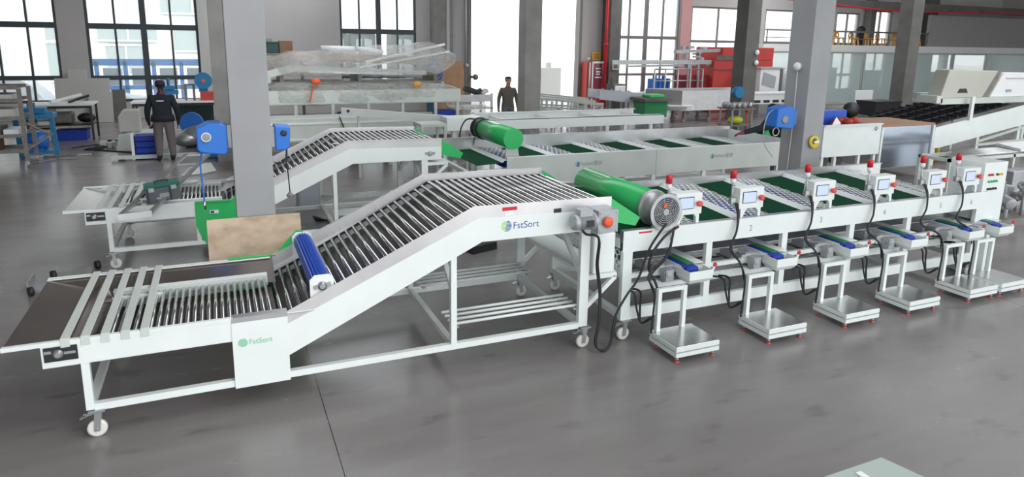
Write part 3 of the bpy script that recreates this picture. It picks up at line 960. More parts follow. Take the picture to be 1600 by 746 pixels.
    b = MB(); b.bar((bx1 + .004, yF + .05, .60), (bx1 + .055, yF + .05, .70), .012, .02); b.box(bx1 + .003, bx1 + .03, yF + .03, yF + .07, .62, .66); b.build('lever', white, tc)
    b = MB()
    for k in range(5):
        a = 2 * math.pi * k / 5
        b.ball((bx1 + .06 + .014 * math.cos(a), yF + .05, .712 + .014 * math.sin(a)), .011, n=8)
    b.ball((bx1 + .06, yF + .05, .712), .014, n=8); b.build('star_knob', red, tc)
    # --- cables
    b = MB()
    hx_ = hx - .03
    b.path([(hx_, y + .02, 1.20), (hx_ - .02, y - .045, 1.10), (hx_ - .05, N - .05, .95), (hx_ - .12, N - .06, .78), (pxx - .07, 4.80, .68), (pxx - .02, 4.765, .52), (pxx - .025, 4.76, .30), (pxx - .04, 4.755, .14)], .0095)
    b.path([(hx_ + .02, y + .02, 1.20), (hx_ - .0, y - .04, 1.10), (hx_ - .035, N - .04, .95), (hx_ - .09, N - .05, .78), (pxx - .045, 4.81, .66), (pxx - .0, 4.80, .5)], .007)
    b.build('cable', black, parent)
    b = MB()
    for k in (0, .035):
        b.path([(pxx - .14 + k * 2, N + .10, .46), (pxx - .12 + k * 2, N - .03, .47), (pxx - .10 + k, N - .06, .32), (pxx - .07, N - .10, .2), (pxx - .03 + k, 4.80, .27)], .010)
    b.build('duct_cable', black, parent)


for i in range(6):
    station(i, HX[i], PX[i], r3)
# control cabinet at the right end
b = MB(); b.box(8.20, 8.62, N + .01, N + .42, .62, 1.395).box(8.3, 8.36, N + .05, N + .35, 0, .62).box(8.5, 8.56, N + .05, N + .35, 0, .62); cab = b.build('control_cabinet', white, r3, bevel=.004)
for row, (z, cs) in enumerate(((1.25, (red, red, print_white, blackm, yellow, yellow)), (1.17, (green,) * 4), (1.08, (blackm,) * 4))):
    for k, c in enumerate(cs):
        b = MB(); b.lathe([(.014, 0), (.014, .018), (.009, .022)], (8.29 + k * .045 + (.01 if row else 0), N + .01, z), (0, -1, 0), 12); b.build('button', c, cab)
# loose thick cable looping between the two machines
b = MB(); b.path([(2.75, 4.83, 1.16), (2.82, 4.87, 1.10), (2.93, 4.85, 1.06), (2.95, 4.90, .8), (2.99, 4.90, .55), (2.97, 4.86, .3), (2.93, 4.84, .1), (2.99, 4.82, .03), (3.08, 4.83, .07), (3.14, 4.86, .3), (3.26, 4.88, .48), (3.40, 4.91, .62), (3.50, 4.90, .9), (3.64, 4.87, 1.12)], .011)
b.path([(2.84, 4.87, 1.10), (2.945, 4.86, 1.04), (2.965, 4.90, .8), (3.005, 4.90, .55), (2.985, 4.86, .3), (2.945, 4.84, .1), (3.0, 4.83, .012), (3.09, 4.84, .05), (3.16, 4.87, .3)], .007)
single(b, 'power_cable', black, 'black power cable looping to the floor between the lift conveyor and the sorter', 'cable')
b = MB(); b.path([(3.82, 4.93, 1.06), (3.66, 4.915, .98), (3.53, 4.90, .84), (3.50, 4.90, .70), (3.55, 4.86, .58), (3.56, 4.80, .46)], .012)
single(b, 'fan_cable', black, 'thick black cable hanging from the fan of the near green drum', 'cable')

# weighing platforms
wp = thing('weighing_platform', 'stainless weighing platform on red rimmed feet in front of station 1', 'scale', (PX[0] + .21, 4.585, 0), 'weighing platforms')
x0, x1, y0, y1 = PX[0] - .03, PX[0] + .43, 4.39, 4.79
b = MB(); b.box(x0 + .006, x1 - .006, y0 + .006, y1 - .006, .148, .154); b.build('pan', steel, wp, bevel=.002)
b = MB()
for (a, c, d, e) in ((x0, x1, y0, y0 + .03), (x0, x1, y1 - .03, y1), (x0, x0 + .03, y0 + .03, y1 - .03), (x1 - .03, x1, y0 + .03, y1 - .03)):
    b.box(a, c, d, e, .110, .148)
b.build('upper_frame', white, wp)
b = MB()
for (a, c, d, e) in ((x0, x1, y0, y0 + .03), (x0, x1, y1 - .03, y1), (x0, x0 + .03, y0 + .03, y1 - .03), (x1 - .03, x1, y0 + .03, y1 - .03)):
    b.box(a, c, d, e, .060, .098)
for cx in (x0 + .06, x1 - .06):
    for cy in (y0 + .06, y1 - .06):
        b.box(cx - .02, cx + .02, cy - .02, cy + .02, .09, .112)
b.build('lower_frame', white, wp)
for cx in (x0 + .04, x1 - .04):
    for cy in (y0 + .04, y1 - .04):
        b = MB(); b.tube((cx, cy, .01), (cx, cy, .062), .006, n=8); b.lathe([(.018, .0), (.018, .008), (.006, .014)], (cx, cy, .026), n=12)
        ft = b.build('foot', galv, wp)
        b = MB(); b.lathe([(.022, 0), (.022, .007), (.008, .014)], (cx, cy, 0), n=14); b.build('foot_pad', pink, ft)
for cx in (x0 + .055, x1 - .13):
    b = MB(); b.box(cx - .018, cx + .022, y1 - .05, y1 - .012, .15, .555); b.build('post', white, wp, bevel=.002)
b = MB(); b.box(x0 + .077, x1 - .148, y1 - .048, y1 - .014, .52, .555); b.build('top_beam', white, wp)
lab = [None, 'stainless weighing platform in front of station 2, second from the left', 'stainless weighing platform in front of station 3, third from the left',
       'stainless weighing platform in front of station 4, fourth from the left', 'stainless weighing platform in front of station 5, touching its right neighbour',
       'stainless weighing platform at the far right end, darker reflective pan']
for i in range(1, 6):
    dup(wp, (PX[i] + .21, 4.585, 0), lab[i])


# green drums with fans
def drum(label, cx, y_fan, y_end, cz, d):
    r = thing('fan_drum', label, 'drum', (cx, (y_fan + y_end) / 2, 1.05), 'green fan drums')
    R0 = .155
    b = MB(); b.lathe([(.001, 0), (R0, 0), (R0, abs(y_end - y_fan) - .2)], (cx, y_end, cz), (0, -1 if y_fan < y_end else 1, 0), 40); b.build('drum_shell', green, r)
    dd = -1 if y_fan < y_end else 1
    c0 = y_fan - dd * .2
    b = MB(); b.lathe([(R0 + .004, -.02), (R0 + .015, -.02), (R0 + .015, 0), (R0 + .002, .0), (R0 + .002, .19), (R0 + .018, .19), (R0 + .018, .2), (R0 - .012, .2), (R0 - .012, .02), (R0 + .004, -.02)], (cx, c0, cz), (0, dd, 0), 40)
    fh = b.build('fan_housing', galv if dd < 0 else blackm, r)
    b = MB()
    for k in range(7):
        b.ring((cx, y_fan - dd * .008, cz), .03 + k * .0175, .0042, (0, 1, 0), 28)
    for k in range(4):
        a = math.pi * k / 4 + .2
        b.tube((cx - .145 * math.cos(a), y_fan - dd * .012, cz - .145 * math.sin(a)), (cx + .145 * math.cos(a), y_fan - dd * .012, cz + .145 * math.sin(a)), .003, n=6)
    b.lathe([(.03, 0), (.03, .006)], (cx, y_fan - dd * .008, cz), (0, dd, 0), 16)
    b.build('fan_grille', cast, fh)
    b = MB(); b.lathe([(.05, -.1), (.05, -.04)], (cx, y_fan, cz), (0, dd, 0), 16)
    for k in range(5):
        a = 2 * math.pi * k / 5
        ux, uz = math.cos(a), math.sin(a)
        b.slab([(cx + ux * .045, y_fan - dd * .06, cz + uz * .045), (cx + ux * .125 - uz * .03, y_fan - dd * .05, cz + uz * .125 + ux * .03), (cx + ux * .125 + uz * .04, y_fan - dd * .09, cz + uz * .125 - ux * .04), (cx + ux * .045 + uz * .03, y_fan - dd * .09, cz + uz * .045 - ux * .03)], .003)
    b.build('fan_blades', blackm, fh)
    b = MB(); b.lathe([(.001, -.012), (R0 - .014, -.012), (R0 - .014, 0), (.001, 0)], (cx, y_fan - dd * .13, cz), (0, dd, 0), 30); b.build('dark_fan_disc', blackm, fh)  # black disc added so the housing looks dark behind the grille
    for y in (min(y_fan, y_end) + .06, max(y_fan, y_end) - .035):
        b = MB(); b.prism([(cx - .11, 1.05), (cx + .11, 1.05), (cx + .09, cz - R0 + .035), (cx + .04, cz - R0 + .006), (cx, cz - R0 + .0), (cx - .04, cz - R0 + .006), (cx - .09, cz - R0 + .035)], 'xz', y - .015, y + .02)
        b.build('saddle', steel_soft, r)
    return r


d1 = drum('green drum above the near sorter with round fan grille facing the camera', 3.68, 4.93, 6.40, 1.205, 1)
b = MB(); b.lathe([(.02, 0), (.02, .01)], (3.655, 4.925, 1.27), (0, -1, 0), 8); b.build('orange_tab', orange, d1)

# rear sorter
r4 = thing('weighing_sorter', 'rear white sorter with tall plain side panel and two logos, perforated bed inside', 'sorting machine', (6.2, 9.6, 0), 'weighing sorters')
N4, F4 = 8.88, 10.32
b = MB(); b.box(3.78, 9.02, N4, N4 + .008, .66, 1.06).box(6.358, 6.366, N4 - .001, N4, .66, 1.06, 1); b.build('side_panel', (white2, print_gray), r4)
b = MB(); b.box(3.78, 9.02, N4, N4 + .05, 1.06, 1.066); b.build('side_ledge', print_white, r4)
b = MB(); b.box(3.25, 9.05, F4 - .006, F4, .80, 1.17).box(3.25, 9.05, F4 - .03, F4 + .03, 1.17, 1.176); b.build('back_panel', steel_soft, r4)
b = MB(); b.box(9.02, 9.05, N4, F4, .80, 1.12); b.build('end_panel', white, r4)
b = MB(); b.box(3.25, 3.78, N4 + .02, N4 + .06, .80, .9); b.build('end_rail', white, r4)
for y in (N4 + .01, F4 - .06):
    for i, x in enumerate((3.26, 4.3, 5.3, 6.3, 7.3, 8.9)):
        b = MB(); b.box(x, x + .07, y, y + .05, .20, .9); b.build('leg', white, r4)
    b = MB(); b.box(3.33, 8.9, y + .002, y + .048, .2, .30); b.build('bottom_rail', white, r4)
for x in (3.26, 8.9):
    for z in (.205, .78):
        b = MB(); b.box(x, x + .06, N4 + .06, F4 - .06, z, z + .06); b.build('cross_beam', white, r4)
for x, y in ((3.3, N4 + .035), (3.3, F4 - .035), (8.94, N4 + .035), (8.94, F4 - .035)):
    caster(r4, x, y, .2)
bed(r4, [3.32, 4.25, 5.18, 6.11, 7.04, 7.97], .93, N4 + .06, F4 - .01, .97)
m = MB()
for k in range(3):
    m.lathe([(.02, 0), (.09, 0), (.09, .012), (.02, .012)], (3.42 + k * .07, N4 + .2 + k * .3, .55), (0, 1, 0), 18)
m.box(3.33, 3.7, N4 + .1, F4 - .1, .44, .46); m.build('pulley_drive', galv, r4)
logo(r4, 4.93, N4 - .001, .905, .042, (print_green, print_blue), 'FstSort富创', print_gray, .078)
logo(r4, 7.46, N4 - .001, .895, .042, (print_green, print_blue), 'FstSort富创', print_gray, .078)
drum('green drum above the rear sorter, plain green end facing the camera, black ring behind', 3.90, 10.30, 8.93, 1.325, -1)
b = MB(); b.path([(3.84, 10.3, 1.46), (3.70, 10.4, 1.45), (3.60, 10.42, 1.25), (3.60, 10.40, .9)], .012)
single(b, 'fan_cable', black, 'black cable curving down behind the rear green drum', 'cable')
b = MB(); b.path([(4.0, 6.47, 1.165), (4.6, 6.62, 1.19), (5.0, 6.55, 1.172), (5.35, 6.50, 1.172)], .012)



# ================================================================== near the columns
r = thing('hose_reel', 'blue air hose reel hanging on the left side of the near grey column', 'hose reel', (-.03, 7.08, 1.62), 'blue hose reels')
b = MB(); b.prism([(-.20, 1.66), (-.17, 1.63), (.04, 1.60), (.07, 1.63), (.07, 1.88), (.02, 1.91), (-.10, 1.91), (-.20, 1.86)], 'xz', 6.94, 7.20); b.build('casing', sky_blue, r, bevel=.015)
b = MB(); b.lathe([(.045, 0), (.045, .012), (.02, .018)], (-.115, 6.94, 1.78), (0, -1, 0), 20); b.build('round_label', print_gray, r)
b = MB(); b.ring((-.115, 6.925, 1.78), .04, .005, (0, 1, 0), 20); b.build('label_ring', print_white, r)
b = MB(); b.box(.07, .104, 7.02, 7.12, 1.66, 1.88); b.build('wall_bracket', galv, r)
b = MB(); b.path([(-.16, 7.06, 1.64), (-.185, 7.06, 1.5), (-.18, 7.06, 1.3), (-.175, 7.06, 1.14)], .008); b.build('hose', sky_blue, r)
b = MB(); b.tube((-.175, 7.06, 1.14), (-.172, 7.06, 1.06), .011); b.build('air_coupling', chrome, r)
r = thing('hose_reel', 'blue cable reel on the right side of the near grey column, black cable hanging below', 'hose reel', (.56, 7.08, 1.6), 'blue hose reels')
b = MB(); b.prism([(.50, 1.62), (.60, 1.62), (.635, 1.66), (.645, 1.85), (.50, 1.86)], 'xz', 6.96, 7.22); b.build('casing', sky_blue, r, bevel=.012)
b = MB(); b.lathe([(.03, 0), (.03, .01), (.015, .012)], (.58, 6.96, 1.79), (0, -1, 0), 16); b.build('hub', blackm, r)
b = MB(); b.box(.463, .50, 7.02, 7.12, 1.65, 1.84); b.build('wall_bracket', galv, r)
b = MB(); b.path([(.61, 7.08, 1.63), (.60, 7.08, 1.52), (.53, 7.06, 1.47), (.49, 7.04, 1.49)], .009); b.path([(.60, 7.08, 1.56), (.61, 7.08, 1.4), (.62, 7.08, 1.2), (.62, 7.08, 1.16)], .006); b.build('cable', black, r)
b = MB(); b.lathe([(.012, .05), (.03, 0), (.035, .02), (.012, .05)], (.62, 7.08, 1.12), n=8); b.build('push_button', graybrown, r)
r = thing('hose_reel', 'blue cable reel on the left side of the right hand near column', 'hose reel', (7.15, 7.1, 1.56), 'blue hose reels')
b = MB(); b.prism([(6.92, 1.62), (7.22, 1.585), (7.27, 1.65), (7.27, 1.86), (7.10, 1.91), (6.93, 1.87)], 'xz', 6.98, 7.2); b.build('casing', sky_blue, r, bevel=.015)
b = MB(); b.lathe([(.055, 0), (.055, .012), (.03, .016)], (7.06, 6.98, 1.72), (0, -1, 0), 20); b.build('round_label', print_gray, r)
b = MB(); b.box(7.27, 7.339, 7.05, 7.13, 1.64, 1.82); b.build('wall_bracket', nylon, r)
b = MB(); b.path([(7.0, 7.08, 1.87), (6.84, 7.06, 1.80), (6.78, 7.06, 1.60), (6.80, 7.06, 1.42), (6.88, 7.06, 1.30), (6.98, 7.06, 1.2)], .006); b.build('cable', cast, r)
b = MB(); b.ring((7.0, 7.06, 1.55), .055, .006, (0, 1, 0), 18); b.build('cable_loop', nylon, r)
b = MB()
b.ring((7.51, 6.87, 1.42), .06, .022, (0, 1, 0), 24); b.ring((7.52, 6.865, 1.41), .075, .014, (0, 1, 0), 24)
r = thing('tape_coil', 'yellow coil of tape hanging on the face of the right hand near column', 'coil', (7.51, 6.87, 1.34))
b.build('coil', yellow, r)
b = MB(); b.box(7.49, 7.58, 6.835, 6.848, 1.40, 1.43); b.build('tag', print_white, r)
b = MB(); b.bar((7.50, 6.9, 1.46), (7.50, 6.84, 1.46), .01); b.build('hook', galv, r)
r = thing('smoke_beacon', 'white round sensor with drop wire on the left face of the right near column', 'sensor', (7.31, 7.1, 2.38))
b = MB(); b.lathe([(.05, 0), (.06, .03), (.045, .06), (0, .065)], (7.34, 7.1, 2.43), (-1, 0, 0), 20); b.build('dome', print_white, r)
b = MB(); b.path([(7.325, 7.1, 2.38), (7.33, 7.1, 1.6), (7.33, 7.12, .9), (7.33, 7.14, .1)], .007); b.build('wire', nylon, r)
for z, l in ((2.5, 'upper white round sensor on the dark column in front of the red machine'), (2.2, 'lower white round sensor on the dark column in front of the red machine')):
    b = MB(); b.lathe([(.07, 0), (.08, .04), (.05, .08), (0, .085)], (14.9, 16.1, z), (0, -1, 0), 18); single(b, 'sensor', print_white, l, 'sensor', group='sensors')
# plywood sheet behind the near machine
b = MB(); b.slab([(-.165, 6.60, .0), (.685, 6.60, .0), (.685, 6.86, 1.0), (-.165, 6.86, 1.0)], .018)
single(b, 'plywood_sheet', wood, 'bare plywood sheet leaning on the grey column behind the nearest conveyor', 'board')
# pale cabinet behind rear conveyor
r = thing('pale_cabinet', 'pale blue grey cabinet on the floor behind the leg of the farther roller conveyor', 'cabinet', (1.30, 11.3, 0))
b = MB(); b.box(1.10, 1.50, 11.1, 11.5, 0, .78); b.build('body', mat('pale blue grey', (.45, .50, .56), .5), r, bevel=.006)
b = MB(); b.box(1.13, 1.47, 11.09, 11.099, .05, .74); b.build('door', mat('pale blue grey door', (.48, .53, .59), .5), r)

# toolbox and ladder-like frame lying over the farther conveyor
r = thing('steel_chute', 'short stainless ladder shaped frame lying across the hopper of the farther conveyor', 'frame', (-.72, 9.3, .80))
p0 = Vector((-.93, 8.50, .73)); p1 = Vector((-.30, 10.45, 1.08))
sd = Vector((.24, -.02, 0))
for k, q in enumerate((-sd * .6, sd * .6)):
    b = MB(); b.bar(p0 + q, p1 + q, .05, .025); b.build('side_rail', galv, r)
b = MB()
for t_ in (.02, .22, .80, .98):
    b = MB(); c = p0.lerp(p1, t_); b.bar(c - sd * .6, c + sd * .6, .03, .02); b.build('rung', galv, r)
b = MB(); c = p0.lerp(p1, .88); b.slab([c - sd * .55 - (p1 - p0) * .08, c + sd * .55 - (p1 - p0) * .08, c + sd * .55 + (p1 - p0) * .08, c - sd * .55 + (p1 - p0) * .08], .004); b.build('upper_plate', steel_soft, r)
b = MB(); b.bar(p0 + Vector((-.17, -.02, -.02)), p0 + Vector((.17, -.03, .0)), .012, .07); b.build('end_plate', print_white, r)
r = thing('tool_case', 'dark grey tool case with green lid edge resting on the farther conveyor hopper', 'tool case', (-.66, 9.0, .80))
M = Matrix.Translation((-.66, 9.02, .765)) @ Matrix.Scale(.86, 4) @ Matrix.Rotation(.10, 4, 'Z') @ Matrix.Rotation(-.10, 4, 'Y')
XF = lambda p: M @ p
OFF = Vector((-.66, 9.0, .80))
b = MB(); b.box(-.22, .22, -.12, .12, .0, .20); b.build('body', mat('case grey', (.10, .12, .13), .5), r, bevel=.012)
b = MB(); b.box(-.225, .225, -.125, .125, .20, .255); b.build('lid', mat('case green', (.01, .14, .10), .5), r, bevel=.01)
for sx in (-.14, .14):
    b = MB(); b.box(sx - .035, sx + .035, -.14, -.121, .155, .215); b.build('latch', cast, r, bevel=.004)
    b = MB(); b.box(sx - .06, sx - .045, -.128, -.12, .01, .19); b.build('rib', blackm, r)
b = MB(); b.box(-.05, .07, -.1225, -.1205, .06, .12); b.build('label_plate', print_gray, r)
b = MB(); b.path([(-.08, 0, .255), (-.07, 0, .275), (.07, 0, .275), (.08, 0, .255)], .010); b.build('handle', blackm, r)
XF = None
# metal bracket parts on the floor left
r = thing('steel_bracket', 'grey steel bracket with two castors lying on the floor beyond the near hopper', 'bracket', (-1.75, 8.45, 0))
b = MB(); b.box(-1.98, -1.80, 8.3, 8.62, .0, .02).box(-1.98, -1.97, 8.3, 8.62, .02, .12); b.build('bracket_plate', cast, r)
b = MB(); b.slab([(-1.80, 8.5, .02), (-1.45, 8.7, .03), (-1.47, 8.95, .03), (-1.80, 8.85, .02)], .01); b.build('base_plate', galv, r)
for x, y in ((-1.93, 8.2), (-1.82, 8.72), (-1.42, 8.95)):
    b = MB(); b.lathe([(.01, -.02), (.05, -.02), (.05, .02), (.01, .02)], (x, y, .05), (1, .6, 0), 14); b.build('castor', blackm, r)

# floor: black cables under rear conveyor
b = MB()
for k in range(3):
    b.path([(1.25, 10.3 + k * .1, .02), (1.5, 10.15 - k * .05, .03), (1.8, 10.35 + k * .05, .04), (2.2, 10.25 + k * .06, .03), (2.7, 10.3, .02)], .018)
single(b, 'cable_bundle', black, 'tangle of black cables lying on the floor under the farther roller conveyor', 'cable')
b = MB(); b.path([(4.1, 6.52, 0.02), (5.0, 6.75, .02), (6.0, 6.65, .02), (7.0, 6.8, .02)], .014)
single(b, 'floor_cable', black, 'black cable on the floor behind the near sorter', 'cable')
b = MB(); b.cbox((3.05, 8.1, .05), (.4, .3, .1), .3)
single(b, 'black_tray', blackm, 'small black tray on the floor between the two conveyor discharge ends', 'tray')

# pale wrapped crate under the camera at lower right
r = thing('glass_topped_crate', 'pale translucent topped crate corner at the bottom right edge', 'crate', (2.16, 1.3, 0))
b = MB(); b.prism([(1.6, 1.715), (2.475, 1.732), (2.68, 1.0), (1.6, .95)], 'xy', 0, .965); b.build('crate_body', panelw, r)
b = MB(); b.prism([(1.59, 1.725), (2.483, 1.742), (2.69, .99), (1.59, .94)], 'xy', .966, 1.0); b.build('top_sheet', mat('pale glass sheet', (.45, .52, .48), .15), r)
b = MB(); b.box(2.28, 2.31, 1.1, 1.70, 1.0, 1.008).box(2.0, 2.5, 1.55, 1.58, 1.0, 1.007); b.build('seam_tape', print_white, r)

# ================================================================== people
def figure(name, label, loc, rz, P, E, matf, mats, root='pelvis', child=None):
    global OFF
    OFF = Vector(loc)
    names = list(P)
    me = bpy.data.meshes.new('skel')
    me.from_pydata([P[n][0] for n in names], [(names.index(a), names.index(c)) for a, c in E], [])
    sk = bpy.data.objects.new('skel', me); COL.objects.link(sk)
    md = sk.modifiers.new('skin', 'SKIN')
    md.use_smooth_shade = True
    for i, n in enumerate(names):
        v = me.skin_vertices[0].data[i]
        v.radius = P[n][1] if isinstance(P[n][1], tuple) else (P[n][1], P[n][1])
        v.use_root = (n == root)
    ss = sk.modifiers.new('sub', 'SUBSURF'); ss.levels = 2; ss.render_levels = 2
    bpy.context.view_layer.update()
    m2 = bpy.data.meshes.new_from_object(sk.evaluated_get(bpy.context.evaluated_depsgraph_get()))
    bpy.data.objects.remove(sk)
    m2.materials.clear()
    for m in mats:
        m2.materials.append(m)
    segs = [(Vector(P[a][0]), Vector(P[c][0]), a, c) for a, c in E]
    for f in m2.polygons:
        c = f.center; best = None
        for a, d, na, nb in segs:
            ab = d - a; t = max(0, min(1, (c - a).dot(ab) / max(ab.length_squared, 1e-9)))
            dd = (c - (a + ab * t)).length
            if best is None or dd < best[0]:
                best = (dd, na, nb, t)
        f.material_index = matf(c, best[1], best[2], best[3])
        f.use_smooth = True
    r = bpy.data.objects.new(name, None); r.empty_display_size = .1
    COL.objects.link(r); r.location = loc; r.rotation_euler = (0, 0, rz)
    r['label'] = label; r['category'] = 'person'
    o = bpy.data.objects.new('body', m2); COL.objects.link(o); o.parent = r
    OFF = Vector((0, 0, 0))
    if child:
        child(r)
    return r


def standing(lean=0.0, stride=0.0, arm=.27, armf=.05):
    P = {'pelvis': ((0, 0, .96), (.150, .115)), 'waist': ((0, .0, 1.09), (.150, .115)), 'chest': ((0, .0, 1.30), (.178, .125)), 'collar': ((0, -.005, 1.43), (.11, .085)),
         'neck': ((0, .01, 1.52), .052), 'jaw': ((0, .03, 1.585), (.066, .072)), 'skull': ((0, .02, 1.675), (.076, .092)), 'crown': ((0, .015, 1.72), (.058, .07)), 'nose': ((0, .125, 1.615), .014)}
    E = [('pelvis', 'waist'), ('waist', 'chest'), ('chest', 'collar'), ('collar', 'neck'), ('neck', 'jaw'), ('jaw', 'skull'), ('skull', 'crown'), ('jaw', 'nose')]
    for s, n in ((-1, 'l'), (1, 'r')):
        st_ = stride * s
        P['ear' + n] = ((s * .088, .015, 1.625), (.012, .02)); E.append(('skull', 'ear' + n))
        P['sh' + n] = ((s * .185, -.005, 1.40), .070); P['elb' + n] = ((s * arm * .95, -.02, 1.14), .056); P['wr' + n] = ((s * arm * 1.02, armf, .90), .036)
        P['palm' + n] = ((s * arm * 1.02, armf + .015, .84), (.020, .036)); P['kn' + n] = ((s * arm * 1.0, armf + .02, .80), (.016, .034))
        E += [('chest', 'sh' + n), ('sh' + n, 'elb' + n), ('elb' + n, 'wr' + n), ('wr' + n, 'palm' + n), ('palm' + n, 'kn' + n)]
        for k, (dy, L) in enumerate(((-.027, .060), (-.009, .075), (.009, .080), (.027, .070))):
            a = 'f%d%s' % (k, n); c = 'g%d%s' % (k, n)
            P[a] = ((s * (arm * 1.0 - .004), armf + .02 + dy, .77), .0085); P[c] = ((s * (arm * 1.0 - .022), armf + .025 + dy, .77 - L * .7), .0075)
            E += [('kn' + n, a), (a, c)]
        P['t1' + n] = ((s * (arm - .012), armf + .055, .83), .010); P['t2' + n] = ((s * (arm - .022), armf + .066, .79), .008)
        E += [('palm' + n, 't1' + n), ('t1' + n, 't2' + n)]
        P['hip' + n] = ((s * .095, 0, .90), (.105, .11)); P['knee' + n] = ((s * .115, .03 + st_ * .5, .50), .072); P['ank' + n] = ((s * .125, -.03 + st_, .10), .050)
        P['heel' + n] = ((s * .128, -.05 + st_, .045), .040); P['toe' + n] = ((s * .145, .14 + st_, .038), (.042, .034))
        E += [('pelvis', 'hip' + n), ('hip' + n, 'knee' + n), ('knee' + n, 'ank' + n), ('ank' + n, 'heel' + n), ('heel' + n, 'toe' + n)]
    return P, E


def clothes(c, a, b_, t):
    if b_[:4] in ('palm',) or b_[:2] in ('kn', 't1', 't2', 'f0', 'f1', 'f2', 'f3', 'g0', 'g1', 'g2', 'g3') and not b_.startswith('knee'):
        return 2
    if b_ in ('neck', 'jaw', 'skull', 'crown', 'nose') or b_.startswith('ear'):
        return 2 if c.z > 1.49 else 0
    if b_.startswith('heel') or b_.startswith('toe'):
        return 3
    if b_.startswith('ank') and c.z < .09:
        return 3
    if c.z < .93 and (b_[:3] in ('hip', 'pel', 'wai', 'kne', 'ank')):
        return 1
    return 0


def cap_child(r):
    b = MB(); b.lathe([(.098, -.02), (.102, .02), (.092, .065), (.06, .095), (.0, .105)], (0, .012, 1.675), n=20)
    b.prism([(-.07, .09), (.07, .09), (.055, .18), (-.055, .18)], 'xy', 1.655, 1.668); b.build('cap', mat('dark cap', (.03, .015, .03), .8), r)
    b = MB(); b.lathe([(.097, -.035), (.099, -.005)], (0, .012, 1.68), n=20); b.build('hair', hairm, r)
    b = MB(); b.lathe([(.085, -.02), (.078, .03)], (0, 0, 1.475), n=16); b.bar((-.21, -.01, 1.44), (.21, -.01, 1.44), .05, .03); b.build('red_collar', maroon, r)
    b = MB(); el = [(.245 * math.cos(k * math.pi / 12), .172 * math.sin(k * math.pi / 12)) for k in range(24)]
    b.add([(x, y, .885) for x, y in el] + [(x * .93, y * .93, 1.02) for x, y in el], [(k, (k + 1) % 24, 24 + (k + 1) % 24, 24 + k) for k in range(24)] + [tuple(range(24)), tuple(range(24, 48))], [True] * 24 + [False, False])
    b.build('jacket_hem', jacket, r)
    b = MB(); b.lathe([(.012, 0), (.012, .003)], (-.07, -.131, 1.335), (0, -1, 0), 12); b.box(-.052, .06, -.136, -.129, 1.325, 1.345); b.build('back_print', print_white, r)


P, E = standing(arm=.285)
P['shl'] = ((-.20, -.005, 1.40), .085); P['shr'] = ((.20, -.005, 1.40), .085)
P['elbl'] = ((-.29, -.02, 1.14), .07); P['elbr'] = ((.29, -.02, 1.14), .07); P['wrl'] = ((-.30, .04, .92), .05); P['wrr'] = ((.30, .04, .92), .05)
P['chest'] = ((0, 0, 1.30), (.20, .14)); P['waist'] = ((0, 0, 1.09), (.20, .14)); P['pelvis'] = ((0, 0, .98), (.19, .14))
P['hipl'] = ((-.10, 0, .86), (.125, .125)); P['hipr'] = ((.10, 0, .86), (.125, .125)); P['kneel'] = ((-.12, .03, .5), .095); P['kneer'] = ((.13, .03, .5), .095); P['ankl'] = ((-.12, -.02, .12), .07); P['ankr'] = ((.15, -.02, .12), .07)
figure('person', 'person in black jacket, grey trousers and dark cap standing with back turned, arms hanging', (-1.11, 16.65, 0), -.05, P, E, clothes, (jacket, trouser, blackm, black), child=cap_child)
for o in bpy.data.objects:
    pass
P, E = standing(arm=.27, stride=.12)


def hair_child(r):
    b = MB(); b.lathe([(.084, -.05), (.092, .0), (.088, .04), (.06, .068), (0, .076)], (0, -.0, 1.685), n=18); b.build('hair', hairm, r)


figure('person', 'person in a grey brown shirt and jeans walking in the bright doorway, backlit', (7.45, 17.5, 0), math.radians(170), P, E, clothes, (khaki, denim, skin, black), child=hair_child)
